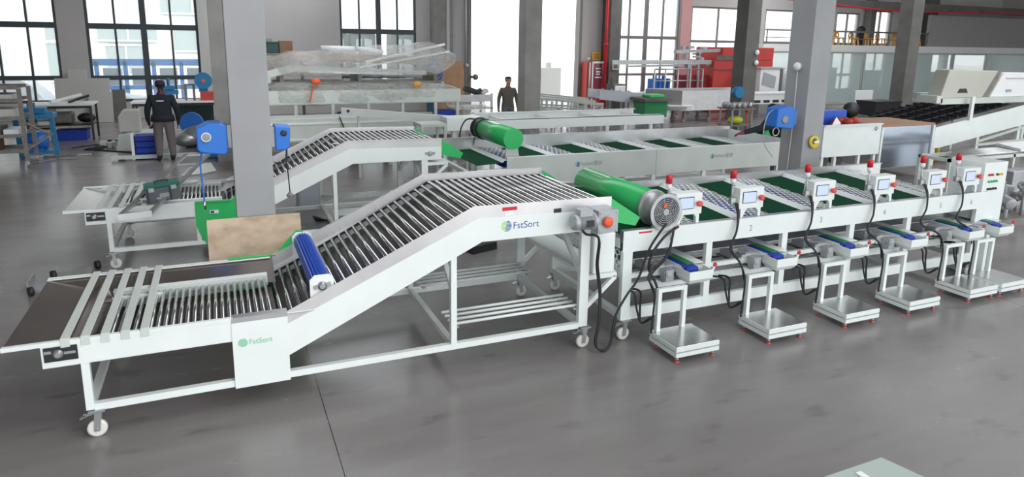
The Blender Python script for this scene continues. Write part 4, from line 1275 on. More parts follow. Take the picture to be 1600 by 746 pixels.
# bending worker mostly behind the right-hand column, right arm reaching over the rear sorter
P = {'pelvis': ((.15, 0, .95), (.15, .13)), 'waist': ((.12, -.0, 1.08), (.16, .13)), 'chest': ((-.02, -.0, 1.26), (.18, .15)), 'collar': ((-.08, .02, 1.37), (.11, .09)),
     'neck': ((-.12, .03, 1.44), .055), 'jaw': ((-.17, .03, 1.49), (.07, .066)), 'skull': ((-.17, .03, 1.57), (.09, .076)), 'crown': ((-.165, .03, 1.62), (.07, .06)), 'nose': ((-.27, .03, 1.51), .014)}
E = [('pelvis', 'waist'), ('waist', 'chest'), ('chest', 'collar'), ('collar', 'neck'), ('neck', 'jaw'), ('jaw', 'skull'), ('skull', 'crown'), ('jaw', 'nose')]
for n, s, arm_ in (('r', 1, [(-.10, .19, 1.32), (-.22, .25, 1.12), (-.05, .22, .96)]), ('l', -1, [(-.14, -.16, 1.33), (-.58, -.22, 1.28), (-.98, -.18, 1.20)])):
    P['sh' + n] = (arm_[0], .085); P['elb' + n] = (arm_[1], .068); P['wr' + n] = (arm_[2], .042)
    d = (Vector(arm_[2]) - Vector(arm_[1])).normalized(); w = Vector(arm_[2])
    pd = w + d * .07; kd = w + d * .11
    P['palm' + n] = (tuple(pd), (.036, .022)); P['kn' + n] = (tuple(kd), (.034, .018))
    E += [('chest', 'sh' + n), ('sh' + n, 'elb' + n), ('elb' + n, 'wr' + n), ('wr' + n, 'palm' + n), ('palm' + n, 'kn' + n)]
    sd_ = d.cross(Vector((0, 0, 1))).normalized()
    for k, L in enumerate((.05, .062, .066, .056)):
        a = 'f%d%s' % (k, n); c = 'g%d%s' % (k, n)
        q = kd + sd_ * (k - 1.5) * .018 + d * .022
        P[a] = (tuple(q), .0085); P[c] = (tuple(q + d * L * .5 + Vector((0, 0, -L * .55))), .0075)
        E += [('kn' + n, a), (a, c)]
    q = pd + sd_ * .04 + Vector((0, 0, -.01))
    P['t1' + n] = (tuple(q), .010); P['t2' + n] = (tuple(q + d * .03 + Vector((0, 0, -.02))), .008)
    E += [('palm' + n, 't1' + n), ('t1' + n, 't2' + n)]
    P['hip' + n] = ((.15, s * .10, .88), .115); P['knee' + n] = ((.10, s * .12, .5), .08); P['ank' + n] = ((.14, s * .12, .10), .055)
    P['heel' + n] = ((.17, s * .12, .045), .04); P['toe' + n] = ((-.03, s * .14, .038), (.034, .042))
    E += [('pelvis', 'hip' + n), ('hip' + n, 'knee' + n), ('knee' + n, 'ank' + n), ('ank' + n, 'heel' + n), ('heel' + n, 'toe' + n)]


def clothes3(c, a, b_, t):
    if b_.startswith('palm') or (b_[:2] in ('kn', 't1', 't2', 'f0', 'f1', 'f2', 'f3', 'g0', 'g1', 'g2', 'g3') and not b_.startswith('knee')):
        return 2
    if b_ in ('jaw', 'skull', 'crown', 'nose'):
        return 2
    if b_.startswith('heel') or b_.startswith('toe'):
        return 3
    return 1 if c.z < .9 and b_[:3] in ('hip', 'pel', 'kne', 'ank') else 0


def hair3(r):
    b = MB(); b.ball((-.15, .03, 1.60), .10, (1, .88, .8)); b.build('hair', hairm, r)


figure('person', 'person in black sleeves behind the right column, arm reaching over the rear sorter', (9.42, 9.45, 0), 0, P, E, clothes3, (jacket, trouser, mat('red work glove', (.25, .04, .04), .7), black), child=hair3)


# ================================================================== background work area, left
def legged_table(name, label, x0, x1, y0, y1, h, topm, legm, shelf=None, tt=.04, group=None, lw=.05):
    r = thing(name, label, 'table', ((x0 + x1) / 2, (y0 + y1) / 2, 0), group)
    b = MB(); b.box(x0, x1, y0, y1, h - tt, h); b.build('table_top', topm, r)
    for x in (x0 + .03, x1 - .03 - lw):
        for y in (y0 + .03, y1 - .03 - lw):
            b = MB(); b.box(x, x + lw, y, y + lw, 0, h - tt); b.build('leg', legm, r)
    b = MB(); b.box(x0 + .03, x1 - .03, y0 + .02, y0 + .05, h - tt - .07, h - tt); b.build('apron', legm, r)
    if shelf:
        b = MB(); b.box(x0 + .04, x1 - .04, y0 + .04, y1 - .04, shelf - .03, shelf); b.build('shelf', legm, r)
    return r


def lbox(name, m, label, cat, x0, x1, y0, y1, z0, z1, group=None, bevel=.01, lidm=None):
    r = thing(name, label, cat, ((x0 + x1) / 2, (y0 + y1) / 2, z0), group)
    b = MB(); b.box(x0, x1, y0, y1, z0, z0 + (z1 - z0) * .86); b.build('body', m, r, bevel=bevel)
    b = MB(); b.box(x0 - .012, x1 + .012, y0 - .012, y1 + .012, z0 + (z1 - z0) * .86, z1); b.build('rim', lidm or m, r)
    return r


# wheeled steel rack at the far left
r = thing('wheeled_rack', 'grey brown steel rack on wheels loaded with boards at the far left', 'rack', (-4.5, 17.0, 0))
for x in (-5.6, -3.72):
    for y in (16.7, 17.5):
        b = MB(); b.box(x, x + .07, y, y + .07, .12, 1.66 if x < -5 else 1.62); l = b.build('upright', graybrown, r)
        b = MB(); b.lathe([(.01, -.02), (.055, -.02), (.055, .02), (.01, .02)], (x + .035, y + .035, .055), (1, .2, 0), 14); b.box(x + .01, x + .06, y + .01, y + .06, .06, .12); b.build('castor', galv, l)
for i, z in enumerate((.30, .62, .98, 1.34, 1.60)):
    b = MB(); b.box(-5.56, -3.72, 16.7, 16.76, z, z + .07).box(-5.56, -3.72, 17.5, 17.56, z, z + .07).box(-5.5, -3.75, 16.76, 17.5, z, z + .02); b.build('shelf', graybrown, r)
b = MB(); b.bar((-3.69, 16.73, .35), (-3.3, 17.3, .62), .04); b.bar((-3.69, 16.73, .95), (-3.35, 17.2, .62), .04); b.build('side_brace', graybrown, r)
for z, l, m_, x0, x1, h in ((.32, 'brown carton on the bottom shelf of the left rack', brown, -4.6, -4.2, .27), (.64, 'small brown carton on the second shelf of the left rack', brown, -4.62, -4.35, .2),
                           (.64, 'dark box on the second shelf of the left rack', graybrown, -4.33, -4.1, .2), (1.0, 'pale foam boards on the middle shelf of the left rack', panelw, -4.7, -3.8, .2),
                           (1.36, 'thin light boards on the upper shelf of the left rack', panelw, -4.3, -3.8, .14)):
    b = MB(); b.box(x0, x1, 16.78, 17.4, z, z + h); single(b, 'carton' if m_ is brown else 'board_stack', m_, l, 'box', bevel=.01)
b = MB(); b.box(-4.05, -3.78, 16.8, 17.4, .64, .78); single(b, 'white_packet', print_white, 'white packet on the second shelf of the left rack', 'packet')
b = MB(); b.box(-4.62, -4.42, 16.8, 17.1, 1.36, 1.46); single(b, 'blue_packet', sky_blue, 'small bright blue packet on the upper shelf of the left rack', 'packet')
# blue stand with drum
r = thing('blue_stand', 'blue steel stand with slanted leg right of the left rack', 'stand', (-3.5, 18.3, 0))
for x in (-4.1, -3.42):
    b = MB(); b.bar((x, 18.2, 0), (x - .05, 18.2, 1.0), .09); b.build('leg', teal_blue, r)
b = MB(); b.box(-4.15, -3.4, 18.0, 18.5, .86, .96); b.build('top_plate', teal_blue, r)
b = MB(); b.box(-4.1, -3.4, 18.02, 18.4, .06, .13); b.build('base_rail', teal_blue, r)
b = MB(); b.lathe([(.12, 0), (.2, .02), (.2, .4), (.12, .42)], (-4.0, 18.25, .35), (1, 0, 0), 20); b.tube((-3.85, 18.25, .13), (-3.85, 18.25, .2), .05)
b.box(-3.95, -3.65, 18.15, 18.35, .13, .18)
single(b, 'blue_motor_drum', sky_blue, 'bright blue motor drum on the base of the blue stand', 'motor')
b = MB(); b.cbox((-3.8, 18.25, 1.03), (.5, .3, .13)); b.box(-3.9, -3.75, 18.2, 18.3, 1.09, 1.2); single(b, 'vice', teal_blue, 'small dark teal vice on top of the blue stand', 'vice', bevel=.01)
# foam panels leaning on the pier
for x0, x1, z, y, l in ((-4.62, -3.12, 1.36, 25.35, 'large pale foam board leaning on the wall pier between the left windows'), (-4.30, -3.78, 1.62, 25.75, 'tallest narrow foam board behind the others at the wall pier'),
                        (-3.7, -3.05, .95, 25.1, 'lower pale foam board in front, right end of the boards at the pier'), (-3.12, -2.72, .98, 25.5, 'dark edged grey board leaning right of the pale foam boards')):
    b = MB(); b.slab([(x0, y - .25, 0), (x1, y - .25, 0), (x1, y, z), (x0, y, z)], .05)
    single(b, 'foam_board', panelw if 'grey' not in l else coldark, l, 'board', group='boards at the wall pier')
r = legged_table('work_bench', 'black legged bench with white top in front of the foam boards', -4.5, -2.98, 20.6, 21.6, .95, print_white, blackm, .42)
b = MB(); b.bar((-3.95, 20.9, .99), (-3.3, 21.2, 1.16), .12, .06); single(b, 'white_profile', print_white, 'white metal profile lying diagonal on the black bench', 'profile')
b = MB(); b.bar((-3.55, 20.9, .98), (-3.15, 21.3, 1.12), .06, .05); single(b, 'black_tool', blackm, 'black hand tool lying on the black bench', 'tool')
b = MB(); b.box(-3.95, -3.5, 20.8, 21.3, .43, .72); single(b, 'cloth_bundle', graybrown, 'tan brown bundle on the lower shelf of the black bench', 'bundle', bevel=.06)
b = MB(); b.ball((-3.2, 21.0, .56), .2, (1.1, .9, .65)); single(b, 'black_bag', black, 'black bag on the lower shelf of the black bench', 'bag')
lbox('parts_bin', belt_blue, 'dark blue bin on the floor under the black bench', 'bin', -3.9, -3.2, 20.7, 21.3, 0, .26)
b = MB(); b.box(-4.45, -4.0, 20.7, 21.3, 0, .3); single(b, 'white_box', panelw, 'off white box on the floor left under the black bench', 'box', bevel=.02)
# second bench behind the person
r = legged_table('work_bench', 'dark framed bench with white top behind the standing worker', -2.05, .05, 20.0, 20.9, 1.02, print_white, blackm, None)
b = MB(); b.bar((-1.85, 20.05, .05), (-1.2, 20.05, .9), .06); b.build('diagonal_strut', blackm, r)
b = MB(); b.cbox((-1.15, 20.4, 1.09), (.25, .3, .14)); b.cbox((-1.15, 20.3, 1.25), (.45, .2, .12)); b.tube((-1.15, 20.3, 1.3), (-1.15, 20.3, 1.62), .04); b.cbox((-1.15, 20.25, 1.37), (.30, .16, .10))
single(b, 'bench_drill', teal_blue, 'blue grey bench drill standing directly behind the worker', 'machine', bevel=.01)
b = MB(); b.box(-.78, -.72, 20.3, 20.4, 1.02, 1.42).box(-.58, -.52, 20.3, 20.4, 1.02, 1.42).box(-.78, -.52, 20.3, 20.4, 1.42, 1.46); single(b, 'bench_support', graybrown, 'small grey square frame standing on the bench right of the worker', 'frame')
b = MB(); b.box(-.40, .0, 20.2, 20.6, 1.02, 1.25); single(b, 'red_box', redm, 'dull red box on the bench below the blue reel', 'box', bevel=.01)
b = MB(); b.lathe([(.02, -.1), (.22, -.1), (.22, .1), (.02, .1)], (-.30, 20.3, 1.55), (0, 1, 0), 24); b.box(-.42, -.2, 20.25, 20.45, 1.25, 1.36)
r = thing('hose_drum', 'round dark blue hose drum above the red box near the dark column', 'hose reel', (-.3, 20.3, 1.25)); b.build('drum', teal_blue, r)
b = MB(); b.lathe([(.05, 0), (.05, .01)], (-.30, 20.2, 1.55), (0, -1, 0), 12); b.build('hub', orange, r)
b = MB(); b.box(-1.0, -.1, 20.6, 20.8, .35, .95); single(b, 'dark_panel', mat('dark green black panel', (.02, .05, .045), .5), 'dark panel under the bench right of the worker', 'panel')
b = MB(); b.lathe([(.02, -.06), (.28, -.06), (.28, .06), (.02, .06)], (-.62, 18.9, .56), (.2, 1, 0), 24); b.box(-.8, -.45, 18.8, 19.0, 0, .3); single(b, 'grinding_disc', sky_blue, 'half hidden bright blue disc right beside the worker', 'wheel')
b = MB(); b.ball((-.45, 18.6, .30), .35, (1.25, .8, .7)); b.ball((-.75, 18.5, .2), .25, (1.2, .9, .7)); single(b, 'grey_sack', galv, 'heap of grey sacks on the floor between the worker and the dark column', 'sack')
b = MB(); b.box(-.02 - .35, -.1, 17.6, 17.9, 0, .62); single(b, 'white_box', print_white, 'white box with blue cable left of the near column', 'box', bevel=.02)
b = MB(); b.path([(-.5, 17.5, .5), (-.3, 17.45, .66), (-.1, 17.5, .6), (-.2, 17.4, .4), (-.45, 17.4, .3), (-.5, 17.4, .02)], .015); single(b, 'blue_air_hose', sky_blue, 'thin blue air hose looped over the white box', 'hose')
b = MB(); b.cbox((-.12, 16.9, .12), (.6, .4, .24)); single(b, 'blue_film_pack', mat('blue film', (.03, .22, .5), .3, nz=(8, (.1, .3, .5))), 'blue plastic wrapped pack at the foot of the near column', 'pack', bevel=.03)
# pale machine blocks left of person
r = thing('machine_block', 'pale greenish machine block under white sheet left of the worker', 'machine', (-1.8, 18.8, 0))
b = MB(); b.prism([(-2.28, 0), (-1.2, 0), (-1.2, .42), (-2.0, .42), (-2.2, .38)], 'xz', 18.4, 19.2); b.build('base', white2, r, bevel=.01)
b = MB(); b.prism([(-2.2, .43), (-1.75, .43), (-1.75, .95), (-2.1, .95), (-2.2, .8)], 'xz', 18.6, 19.1); b.build('head', panelw, r, bevel=.02)
for i in range(4):
    z = .02 + i * .135
    lbox('parts_bin', belt_blue, ['blue bin at the bottom of the stack left of the worker', 'second blue bin from the bottom of the stack', 'third blue bin from the bottom of the stack', 'topmost blue bin of the stack left of the worker'][i], 'bin', -1.72, -1.27, 17.0, 17.4, z - .018, z + .105, 'stacked blue bins')
b = MB(); b.box(-1.80, -1.745, 16.95, 17.45, 0, .58); single(b, 'white_side_board', print_white, 'white upright board at the left side of the blue bins', 'board')
ORD = ['leftmost', 'second', 'third', 'fourth', 'fifth', 'sixth', 'seventh', 'eighth', 'ninth', 'tenth', 'eleventh', 'twelfth', 'thirteenth', 'fourteenth', 'fifteenth', 'rightmost']
for i in range(16):
    x = -2.68 + i * .04; y = 18.9 + random.random() * .9
    b = MB(); m_ = (blackm, print_white, galv)[i % 3]
    b.cbox((x, y, .045 + .03 * (i % 2)), (.16, .10, .09 + .06 * (i % 2)), rz=i)
    single(b, 'machine_part', m_, 'small ' + ['black', 'white', 'grey'][i % 3] + ' part, ' + ORD[i] + ' from the left in the scatter beside the pale block', 'part', group=['black', 'white', 'grey'][i % 3] + ' parts scattered on the floor', bevel=.008)
# long channel on floor behind person's feet
r = thing('long_channel', 'long white channel lying on the floor behind the feet of the worker', 'channel', (-.9, 16.95, 0))
b = MB(); b.box(-2.2, .3, 16.9, 17.0, .03, .11); b.build('profile', white2, r)
for x in (-2.0, -.1):
    b = MB(); b.cbox((x, 16.88, .02), (.12, .1, .04)); b.build('foot', blackm, r)
b = MB(); b.path([(-3.3, 19.2, .015), (-2.9, 19.6, .015), (-2.5, 19.3, .015), (-3.0, 18.9, .015), (-2.6, 18.6, .015), (-1.9, 18.0, .015), (-1.75, 17.6, .015)], .015)
single(b, 'floor_hose', black, 'black hose winding over the floor between the bench and blue bins', 'hose')
for i in range(7):
    x = -3.9 + i * .15; y = 16.9 + random.random() * 1.2
    b = MB(); b.bar((x, y, .02), (x + random.uniform(.2, .5), y + random.uniform(-.2, .3), .03), .035, .03)
    single(b, 'scrap_bar', graybrown if i % 2 else galv, ('brown' if i % 2 else 'grey') + ' offcut bar on the floor by the left rack, ' + ORD[i] + ' from the left', 'bar', group=('brown' if i % 2 else 'grey') + ' offcuts by the left rack')
b = MB(); b.slab([(-.75, 14.6, .02), (-.35, 14.7, .02), (-.3, 15.0, .18), (-.6, 15.1, .10)], .01); b.slab([(-.35, 14.7, .02), (-.1, 14.9, .03), (-.2, 15.2, .15), (-.3, 15.0, .18)], .01)
single(b, 'crumpled_sheet', panelw, 'crumpled pale sheet on the floor left of the near column', 'sheet')

# ================================================================== wrapped machines in the middle
def wrapblob(x0, x1, y0, y1, za, zb, h0, h1, seed, n=22, m=10):
    """film envelope over a load: wavy closed skin"""
    b = MB(); vs = []; K = 16
    for i in range(n + 1):
        u = i / n
        x = x0 + (x1 - x0) * u
        zc = za + (zb - za) * u; h = h0 + (h1 - h0) * u
        e = min(1, 6 * min(u, 1 - u) + .25)
        for k in range(K):
            t = 2 * math.pi * k / K
            cy = math.copysign(abs(math.cos(t)) ** .5, math.cos(t)); cz = math.copysign(abs(math.sin(t)) ** .5, math.sin(t))
            w = 1 + .16 * noise.noise(Vector((x * 2.2, cy * 1.5 + seed, cz * 1.5))) + .05 * noise.noise(Vector((x * 9, cy * 5, cz * 5 + seed)))
            vs.append((x, (y0 + y1) / 2 + cy * (y1 - y0) / 2 * w * e, zc + cz * h / 2 * w * e))
    fs = [(i * K + k, i * K + (k + 1) % K, (i + 1) * K + (k + 1) % K, (i + 1) * K + k) for i in range(n) for k in range(K)]
    fs += [tuple(range(K)), tuple(n * K + k for k in range(K))]
    b.add(vs, fs, True)
    return b


r = thing('wrapped_sorter', 'long numbered sorter wrapped in clear film beside the near column', 'sorting machine', (2.6, 16.3, 0))
X0, X1 = .6, 5.4
b = MB(); b.box(X0, X1, 15.6, 15.63, 1.28, 1.58); b.build('front_panel', white2, r)
b = MB(); b.box(X0, X1, 16.9, 16.93, 1.28, 1.68).box(X0, X1, 15.63, 16.9, 1.26, 1.29); b.build('back_panel', white2, r)
for i, x in enumerate((.75, 1.55, 2.35, 3.15, 3.95, 4.75, 5.3)):
    b = MB(); b.box(x, x + .07, 15.62, 15.68, .9, 1.28); b.build('leg', white2, r)
for i, ch in enumerate('6543'):
    text(ch, .10, (1.22 + i * .84, 15.598, 1.40), print_gray, r, 'number')
b = MB(); b.box(X0, X1, 15.64, 16.9, .82, .90); b.build('bottom_rail', white2, r)
wrapblob(X0, X1 + .1, 15.56, 16.98, 1.50, 1.50, .55, .5, 3).build('film_wrap', film, r)
b = MB(); b.box(X0 + .1, 5.3, 15.75, 16.85, 0, .06)
for x in (.8, 2.9, 5.1):
    b.box(x, x + .12, 15.75, 16.85, .06, .82)
b.build('support_stand', graybrown, r)
for x in (2.55, 4.85):
    b = MB(); b.box(x, x + .45, 15.7, 16.1, .9, 1.05); b.build('blue_part', belt_blue, r)
# low cabinet-like long machine in front
r = thing('low_machine', 'long plain pale machine housing in front of the wrapped sorter', 'machine', (2.0, 15.0, 0))
b = MB(); b.box(.3, 3.6, 14.6, 15.3, .58, 1.08); b.build('housing', white2, r, bevel=.01)
b = MB(); b.box(.3, 3.6, 14.585, 14.6, .95, .99).box(.3, 3.6, 14.58, 14.6, .62, .65); b.build('trim_strip', white, r)
b = MB(); b.box(3.6, 5.6, 14.7, 15.2, .62, .95); b.build('extension', white2, r)
for x in (.4, 1.9, 3.4, 5.4):
    b = MB(); b.box(x, x + .08, 14.65, 15.25, 0, .6); b.build('support', white2, r)
b = MB(); b.path([(2.35, 14.57, 1.1), (2.42, 14.56, .9), (2.5, 14.56, .6)], .012); b.build('cable', black, r)
# upper conveyor wrapped in film
r = thing('wrapped_conveyor', 'film wrapped inclined conveyor stacked on top of the wrapped sorter', 'conveyor', (2.8, 16.3, 1.7))
b = MB(); b.prism([(.95, 1.98), (1.5, 2.12), (4.6, 2.0), (4.6, 1.9), (1.6, 1.98), (1.1, 1.86), (1.1, 1.74), (.95, 1.74)], 'xz', 15.75, 15.8); b.build('side_frame', white2, r)
b = MB(); b.prism([(.95, 2.20), (1.7, 2.42), (4.8, 2.30), (4.8, 2.12), (1.7, 2.22), (.95, 2.0)], 'xz', 16.3, 16.7); b.build('upper_frame', mat('tan film covered board', (.42, .36, .31), .5), r)
b = MB(); b.bar((3.2, 15.9, 2.2), (5.1, 15.9, 2.62), .10, .05); b.build('slanted_bar', print_white, r)
b = MB(); b.bar((2.9, 15.85, 2.05), (5.2, 15.85, 2.45), .08, .04); b.build('slanted_bar', print_white, r)
b = MB(); b.bar((1.9, 15.74, 1.99), (4.0, 15.74, 1.93), .02, .05); b.build('bright_strip', print_white, r)
wrapblob(.9, 5.45, 15.6, 16.9, 2.12, 2.28, .5, .85, 9).build('film_wrap', film, r)
b = MB(); b.box(1.2, 5.0, 15.8, 16.8, 1.70, 1.76)
for x in (1.3, 3.0, 4.8):
    b.box(x, x + .08, 15.8, 16.8, 1.76, 1.95)
b.build('spacer', graybrown, r)
b = MB(); b.tube((2.2, 15.9, 2.50), (2.95, 15.9, 2.49), .06); b.tube((3.0, 15.9, 2.49), (3.6, 15.9, 2.42), .06); single(b, 'white_roll', print_white, 'white foam roll lying on the wrapped upper conveyor', 'roll')
b = MB(); b.bar((1.98, 15.52, 1.72), (1.88, 15.52, 1.33), .08, .02); b.ball((2.02, 15.52, 1.78), .09, (1.2, .6, .8)); single(b, 'orange_strap', orange, 'orange lashing strap hanging over the numbered panel', 'strap')
b = MB(); b.ball((4.3, 15.5, 1.70), .08, (1.4, .6, .9)); single(b, 'yellow_strap', amber, 'small orange yellow strap knot at the right end of the wrapped sorter', 'strap')
b = MB(); b.box(1.44, 1.74, 17.2, 17.5, 2.36, 2.64)
r = thing('storage_rack', 'high shelf behind the wrapped conveyor near the column', 'shelf', (1.3, 17.35, 0))
c = MB(); c.box(.8, 2.0, 17.05, 17.6, 2.30, 2.36); c.build('shelf_board', graybrown, r)
for x in (.82, 1.92):
    c = MB(); c.box(x, x + .06, 17.3, 17.4, 0, 2.30); c.build('upright', graybrown, r)
single(b, 'carton', brown, 'brown carton on top of the wrapped machines beside the green crate', 'box', bevel=.005)
lbox('plastic_crate', mat('dark green crate', (.015, .07, .06), .5), 'dark green crate beside the brown carton', 'crate', .98, 1.42, 17.15, 17.55, 2.36, 2.62)

# trolley of frames at the doorway left
r = thing('frame_trolley', 'film wrapped white frame trolley left of the doorway', 'trolley', (5.9, 16.9, 0))
for x in (5.6, 6.55):
    for y in (16.5, 17.3):
        b = MB(); b.box(x, x + .05, y, y + .05, 0, 1.38); b.build('upright', white2, r)
b = MB(); b.box(5.6, 6.58, 16.45, 16.5, 1.18, 1.36); b.build('tray', galv, r)
b = MB(); b.box(5.6, 6.6, 16.5, 17.35, .98, 1.02).box(5.6, 6.6, 16.5, 17.35, .6, .64); b.build('shelf', white2, r)
wrapblob(5.65, 6.5, 16.45, 17.4, 1.0, 1.0, .5, .35, 21).build('film_wrap', film, r)
b = MB(); b.cbox((6.05, 16.6, 1.45), (.42, .25, .14), ry=.35); b.cbox((6.2, 16.5, 1.44), (.18, .12, .1), ry=-.6); single(b, 'black_bundle', black, 'black crumpled bundle on the frame trolley', 'bundle', bevel=.02)
b = MB(); b.cbox((6.42, 16.7, 1.41), (.2, .2, .1), ry=-.5); single(b, 'grey_rag', galv, 'grey rag on the right end of the frame trolley', 'rag', bevel=.02)
# low table-like end frames behind sorter
r = thing('roller_stand', 'pale square legged stand right of the far roller conveyor end', 'stand', (3.7, 12.4, 0))
for x in (3.45, 3.9):
    for y in (12.2, 12.7):
        b = MB(); b.box(x, x + .05, y, y + .05, 0, 1.12); b.build('leg', white2, r)
for z in (.75, 1.12):
    b = MB(); b.box(3.45, 3.95, 12.2, 12.75, z, z + .05); b.build('shelf', white2, r)
# diagonal long beam
r = thing('long_beam', 'long pale conveyor beam sloping across behind the far roller conveyor', 'beam', (3.2, 13.4, 0))
b = MB(); b.bar((2.2, 13.4, 1.33), (4.75, 12.9, 1.12), .10, .14); b.build('beam', white2, r)
b = MB(); b.lathe([(.03, 0), (.03, .01)], (2.32, 13.33, 1.34), (0, -1, 0), 12); b.build('end_hole', blackm, r)
for x, y in ((2.5, 13.35), (4.6, 12.93)):
    b = MB(); b.box(x, x + .05, y, y + .05, 0, 1.12 if x > 4 else 1.24); b.build('support', white2, r)

# long white frames in front of doorway
r = thing('conveyor_frame', 'long white conveyor frame with cross bars lying between rear sorter and doorway', 'frame', (6.5, 13.1, 0))
b = MB(); b.box(4.7, 8.95, 12.3, 12.34, 1.00, 1.20).box(4.7, 8.95, 12.3, 12.42, 1.19, 1.20); b.build('near_rail', white, r)
b = MB(); b.box(4.95, 8.95, 13.5, 13.54, .98, 1.22).box(4.95, 8.95, 13.42, 13.54, 1.21, 1.22); b.build('far_rail', white, r)
for x in (5.3, 6.4, 7.5, 8.6):
    b = MB(); b.box(x, x + .06, 12.34, 13.5, 1.10, 1.16); b.build('cross_bar', print_white, r)
b = MB(); b.box(4.7, 8.95, 12.36, 13.48, 1.0, 1.01); b.build('bed_plate', steel_soft, r)
for x in (4.9, 6.3, 7.5, 7.95, 8.6):
    for y in (12.32, 13.44):
        b = MB(); b.box(x, x + .08, y, y + .06, 0, 1.0); b.build('leg', white, r)
b = MB(); b.box(4.05, 4.75, 12.5, 12.9, .98, 1.25); b.build('end_box', white, r, bevel=.01)
b = MB(); b.box(4.2, 4.28, 12.6, 12.7, 0, .98); b.build('leg', white, r)

# wall things
b = MB(); b.slab([(7.7, 25.0, 0), (8.85, 25.0, 0), (8.85, 25.25, 1.93), (7.7, 25.25, 1.93)], .02); single(b, 'plywood_sheet', wood2, 'tan plywood sheet leaning at the wall left of the doorway', 'board')
r = thing('cable_coil', 'coil of blue hose hanging on a rack left of the tan plywood sheet', 'coil', (7.4, 24.5, 0))
b = MB()
for k in range(5):
    b.ring((7.35 + k * .03, 24.45 + k * .02, 1.75 - .06 * k), .30 + .02 * (k % 2), .02, (.2, 1, 0), 28)
b.build('hose_coil', teal_blue, r)
b = MB(); b.box(7.22, 7.56, 24.5, 24.7, 0, 1.7); b.build('rack', mat('dark blue rack', (.02, .07, .13), .6), r)
b = MB(); b.box(1.45, 1.95, 25.985, 25.995, 2.55, 2.68); single(b, 'wall_plate', print_gray, 'small grey printed plate on the wall above the brown carton', 'sign')
b = MB(); b.ball((9.56, 25.8, 1.30), .12); b.box(9.40, 9.52, 25.80, 25.93, 1.25, 1.35); b.box(9.36, 9.42, 25.92, 25.95, 1.2, 1.4); single(b, 'door_lamp', graybrown, 'dark round fitting on the left jamb of the bright doorway', 'lamp')
# hydrant cabinet
r = thing('hydrant_cabinet', 'red and white fire hydrant cabinet standing right of the doorway', 'cabinet', (14.95, 25.6, 0))
b = MB(); b.box(14.45, 15.3, 25.45, 25.9, 0, 1.92); b.build('body', redm, r, bevel=.01)
b = MB()
for a in ((14.68, 15.3, 1.86, 1.94), (14.68, 15.3, .70, .78), (14.68, 15.3, .0, .04)):
    b.box(a[0], a[1], 25.42, 25.448, a[2], a[3])
b.box(14.68, 14.74, 25.42, 25.448, .04, 1.86).box(15.24, 15.3, 25.42, 25.448, .04, 1.86); b.build('door_frame', print_white, r)
b = MB(); b.box(14.74, 15.24, 25.43, 25.446, .78, 1.86); b.build('door_glass', mat('dark red glass', (.22, .05, .06), .15), r)
b = MB()
for k, (x, z, w) in enumerate(((14.86, 1.62, .1), (15.0, 1.62, .1), (14.88, 1.48, .22), (14.88, 1.38, .2), (14.84, 1.25, .3))):
    b.box(x, x + w, 25.425, 25.43, z, z + .05)
b.build('print_marks', print_white, r)
b = MB(); b.tube((14.55, 25.5, 1.92), (14.55, 25.5, 2.12), .06); b.tube((14.55, 25.4, 0), (14.55, 25.4, 1.9), .04); b.build('standpipe', galv, r)
r = thing('warning_sign', 'yellow warning sign above the hydrant cabinet', 'sign', (15.2, 25.95, 1.9))
b = MB(); b.box(14.95, 15.38, 25.94, 25.96, 1.98, 2.32); b.build('plate', yellow, r)
b = MB()
for k in range(3):
    b.box(15.05, 15.3, 25.935, 25.94, 2.05 + k * .08, 2.09 + k * .08)
b.build('print_lines', redm, r)
r = thing('junction_box', 'pale framed junction box on the dark column right of the doorway', 'box', (15.7, 25.25, 1.6))
b = MB(); b.box(15.55, 15.85, 25.22, 25.30, 1.60, 1.95); b.build('frame', panelw, r)
b = MB(); b.box(15.60, 15.80, 25.21, 25.22, 1.66, 1.90); b.build('face', coldark, r)
r = thing('yard_cabinet', 'pale cabinet standing outside in the bright doorway', 'cabinet', (14.7, 30, -.12))
b = MB(); b.box(14.3, 15.6, 30, 30.6, -.12, 1.5); b.build('body', panelw, r, bevel=.02)
b = MB(); b.box(14.85, 15.1, 30.1, 30.3, 1.5, 1.75); b.build('top_box', panelw, r)

# rack of pale frames right of centre column
fl = ['front pale trestle frame in the row right of the doorway column', 'second pale trestle frame behind the front one, right of the doorway column', 'rear pale trestle frame of the row right of the doorway column']
for k in range(3):
    dx = k * .3; dy = k * 1.0
    r = thing('trestle_frame', fl[k], 'frame', (10.3 + dx, 19.3 + dy, 0), 'pale trestle frames')
    b = MB(); b.bar((9.4 + dx, 19.9 + dy, .95), (11.2 + dx, 18.6 + dy, .80), .10, .08); b.build('top_bar', white2, r)
    b = MB(); b.bar((9.4 + dx, 20.2 + dy, .55), (11.3 + dx, 18.9 + dy, .5), .08, .06); b.build('lower_bar', white2, r)
    for j in range(5):
        t_ = j / 4
        x = 9.45 + dx + 1.7 * t_; y = 19.87 + dy - 1.22 * t_
        b = MB(); b.bar((x, y, 0), (x, y, .85), .06); b.build('upright', white2, r)
        b = MB(); b.lathe([(.01, -.03), (.08, -.03), (.08, .03), (.01, .03)], (x + .05, y - .08, .35), (0, 1, 0), 12); b.build('pulley', blackm, r)
r = thing('small_conveyor', 'blue grey short conveyor housing on legs right of the trestle frames', 'conveyor', (12.8, 20.6, 0))
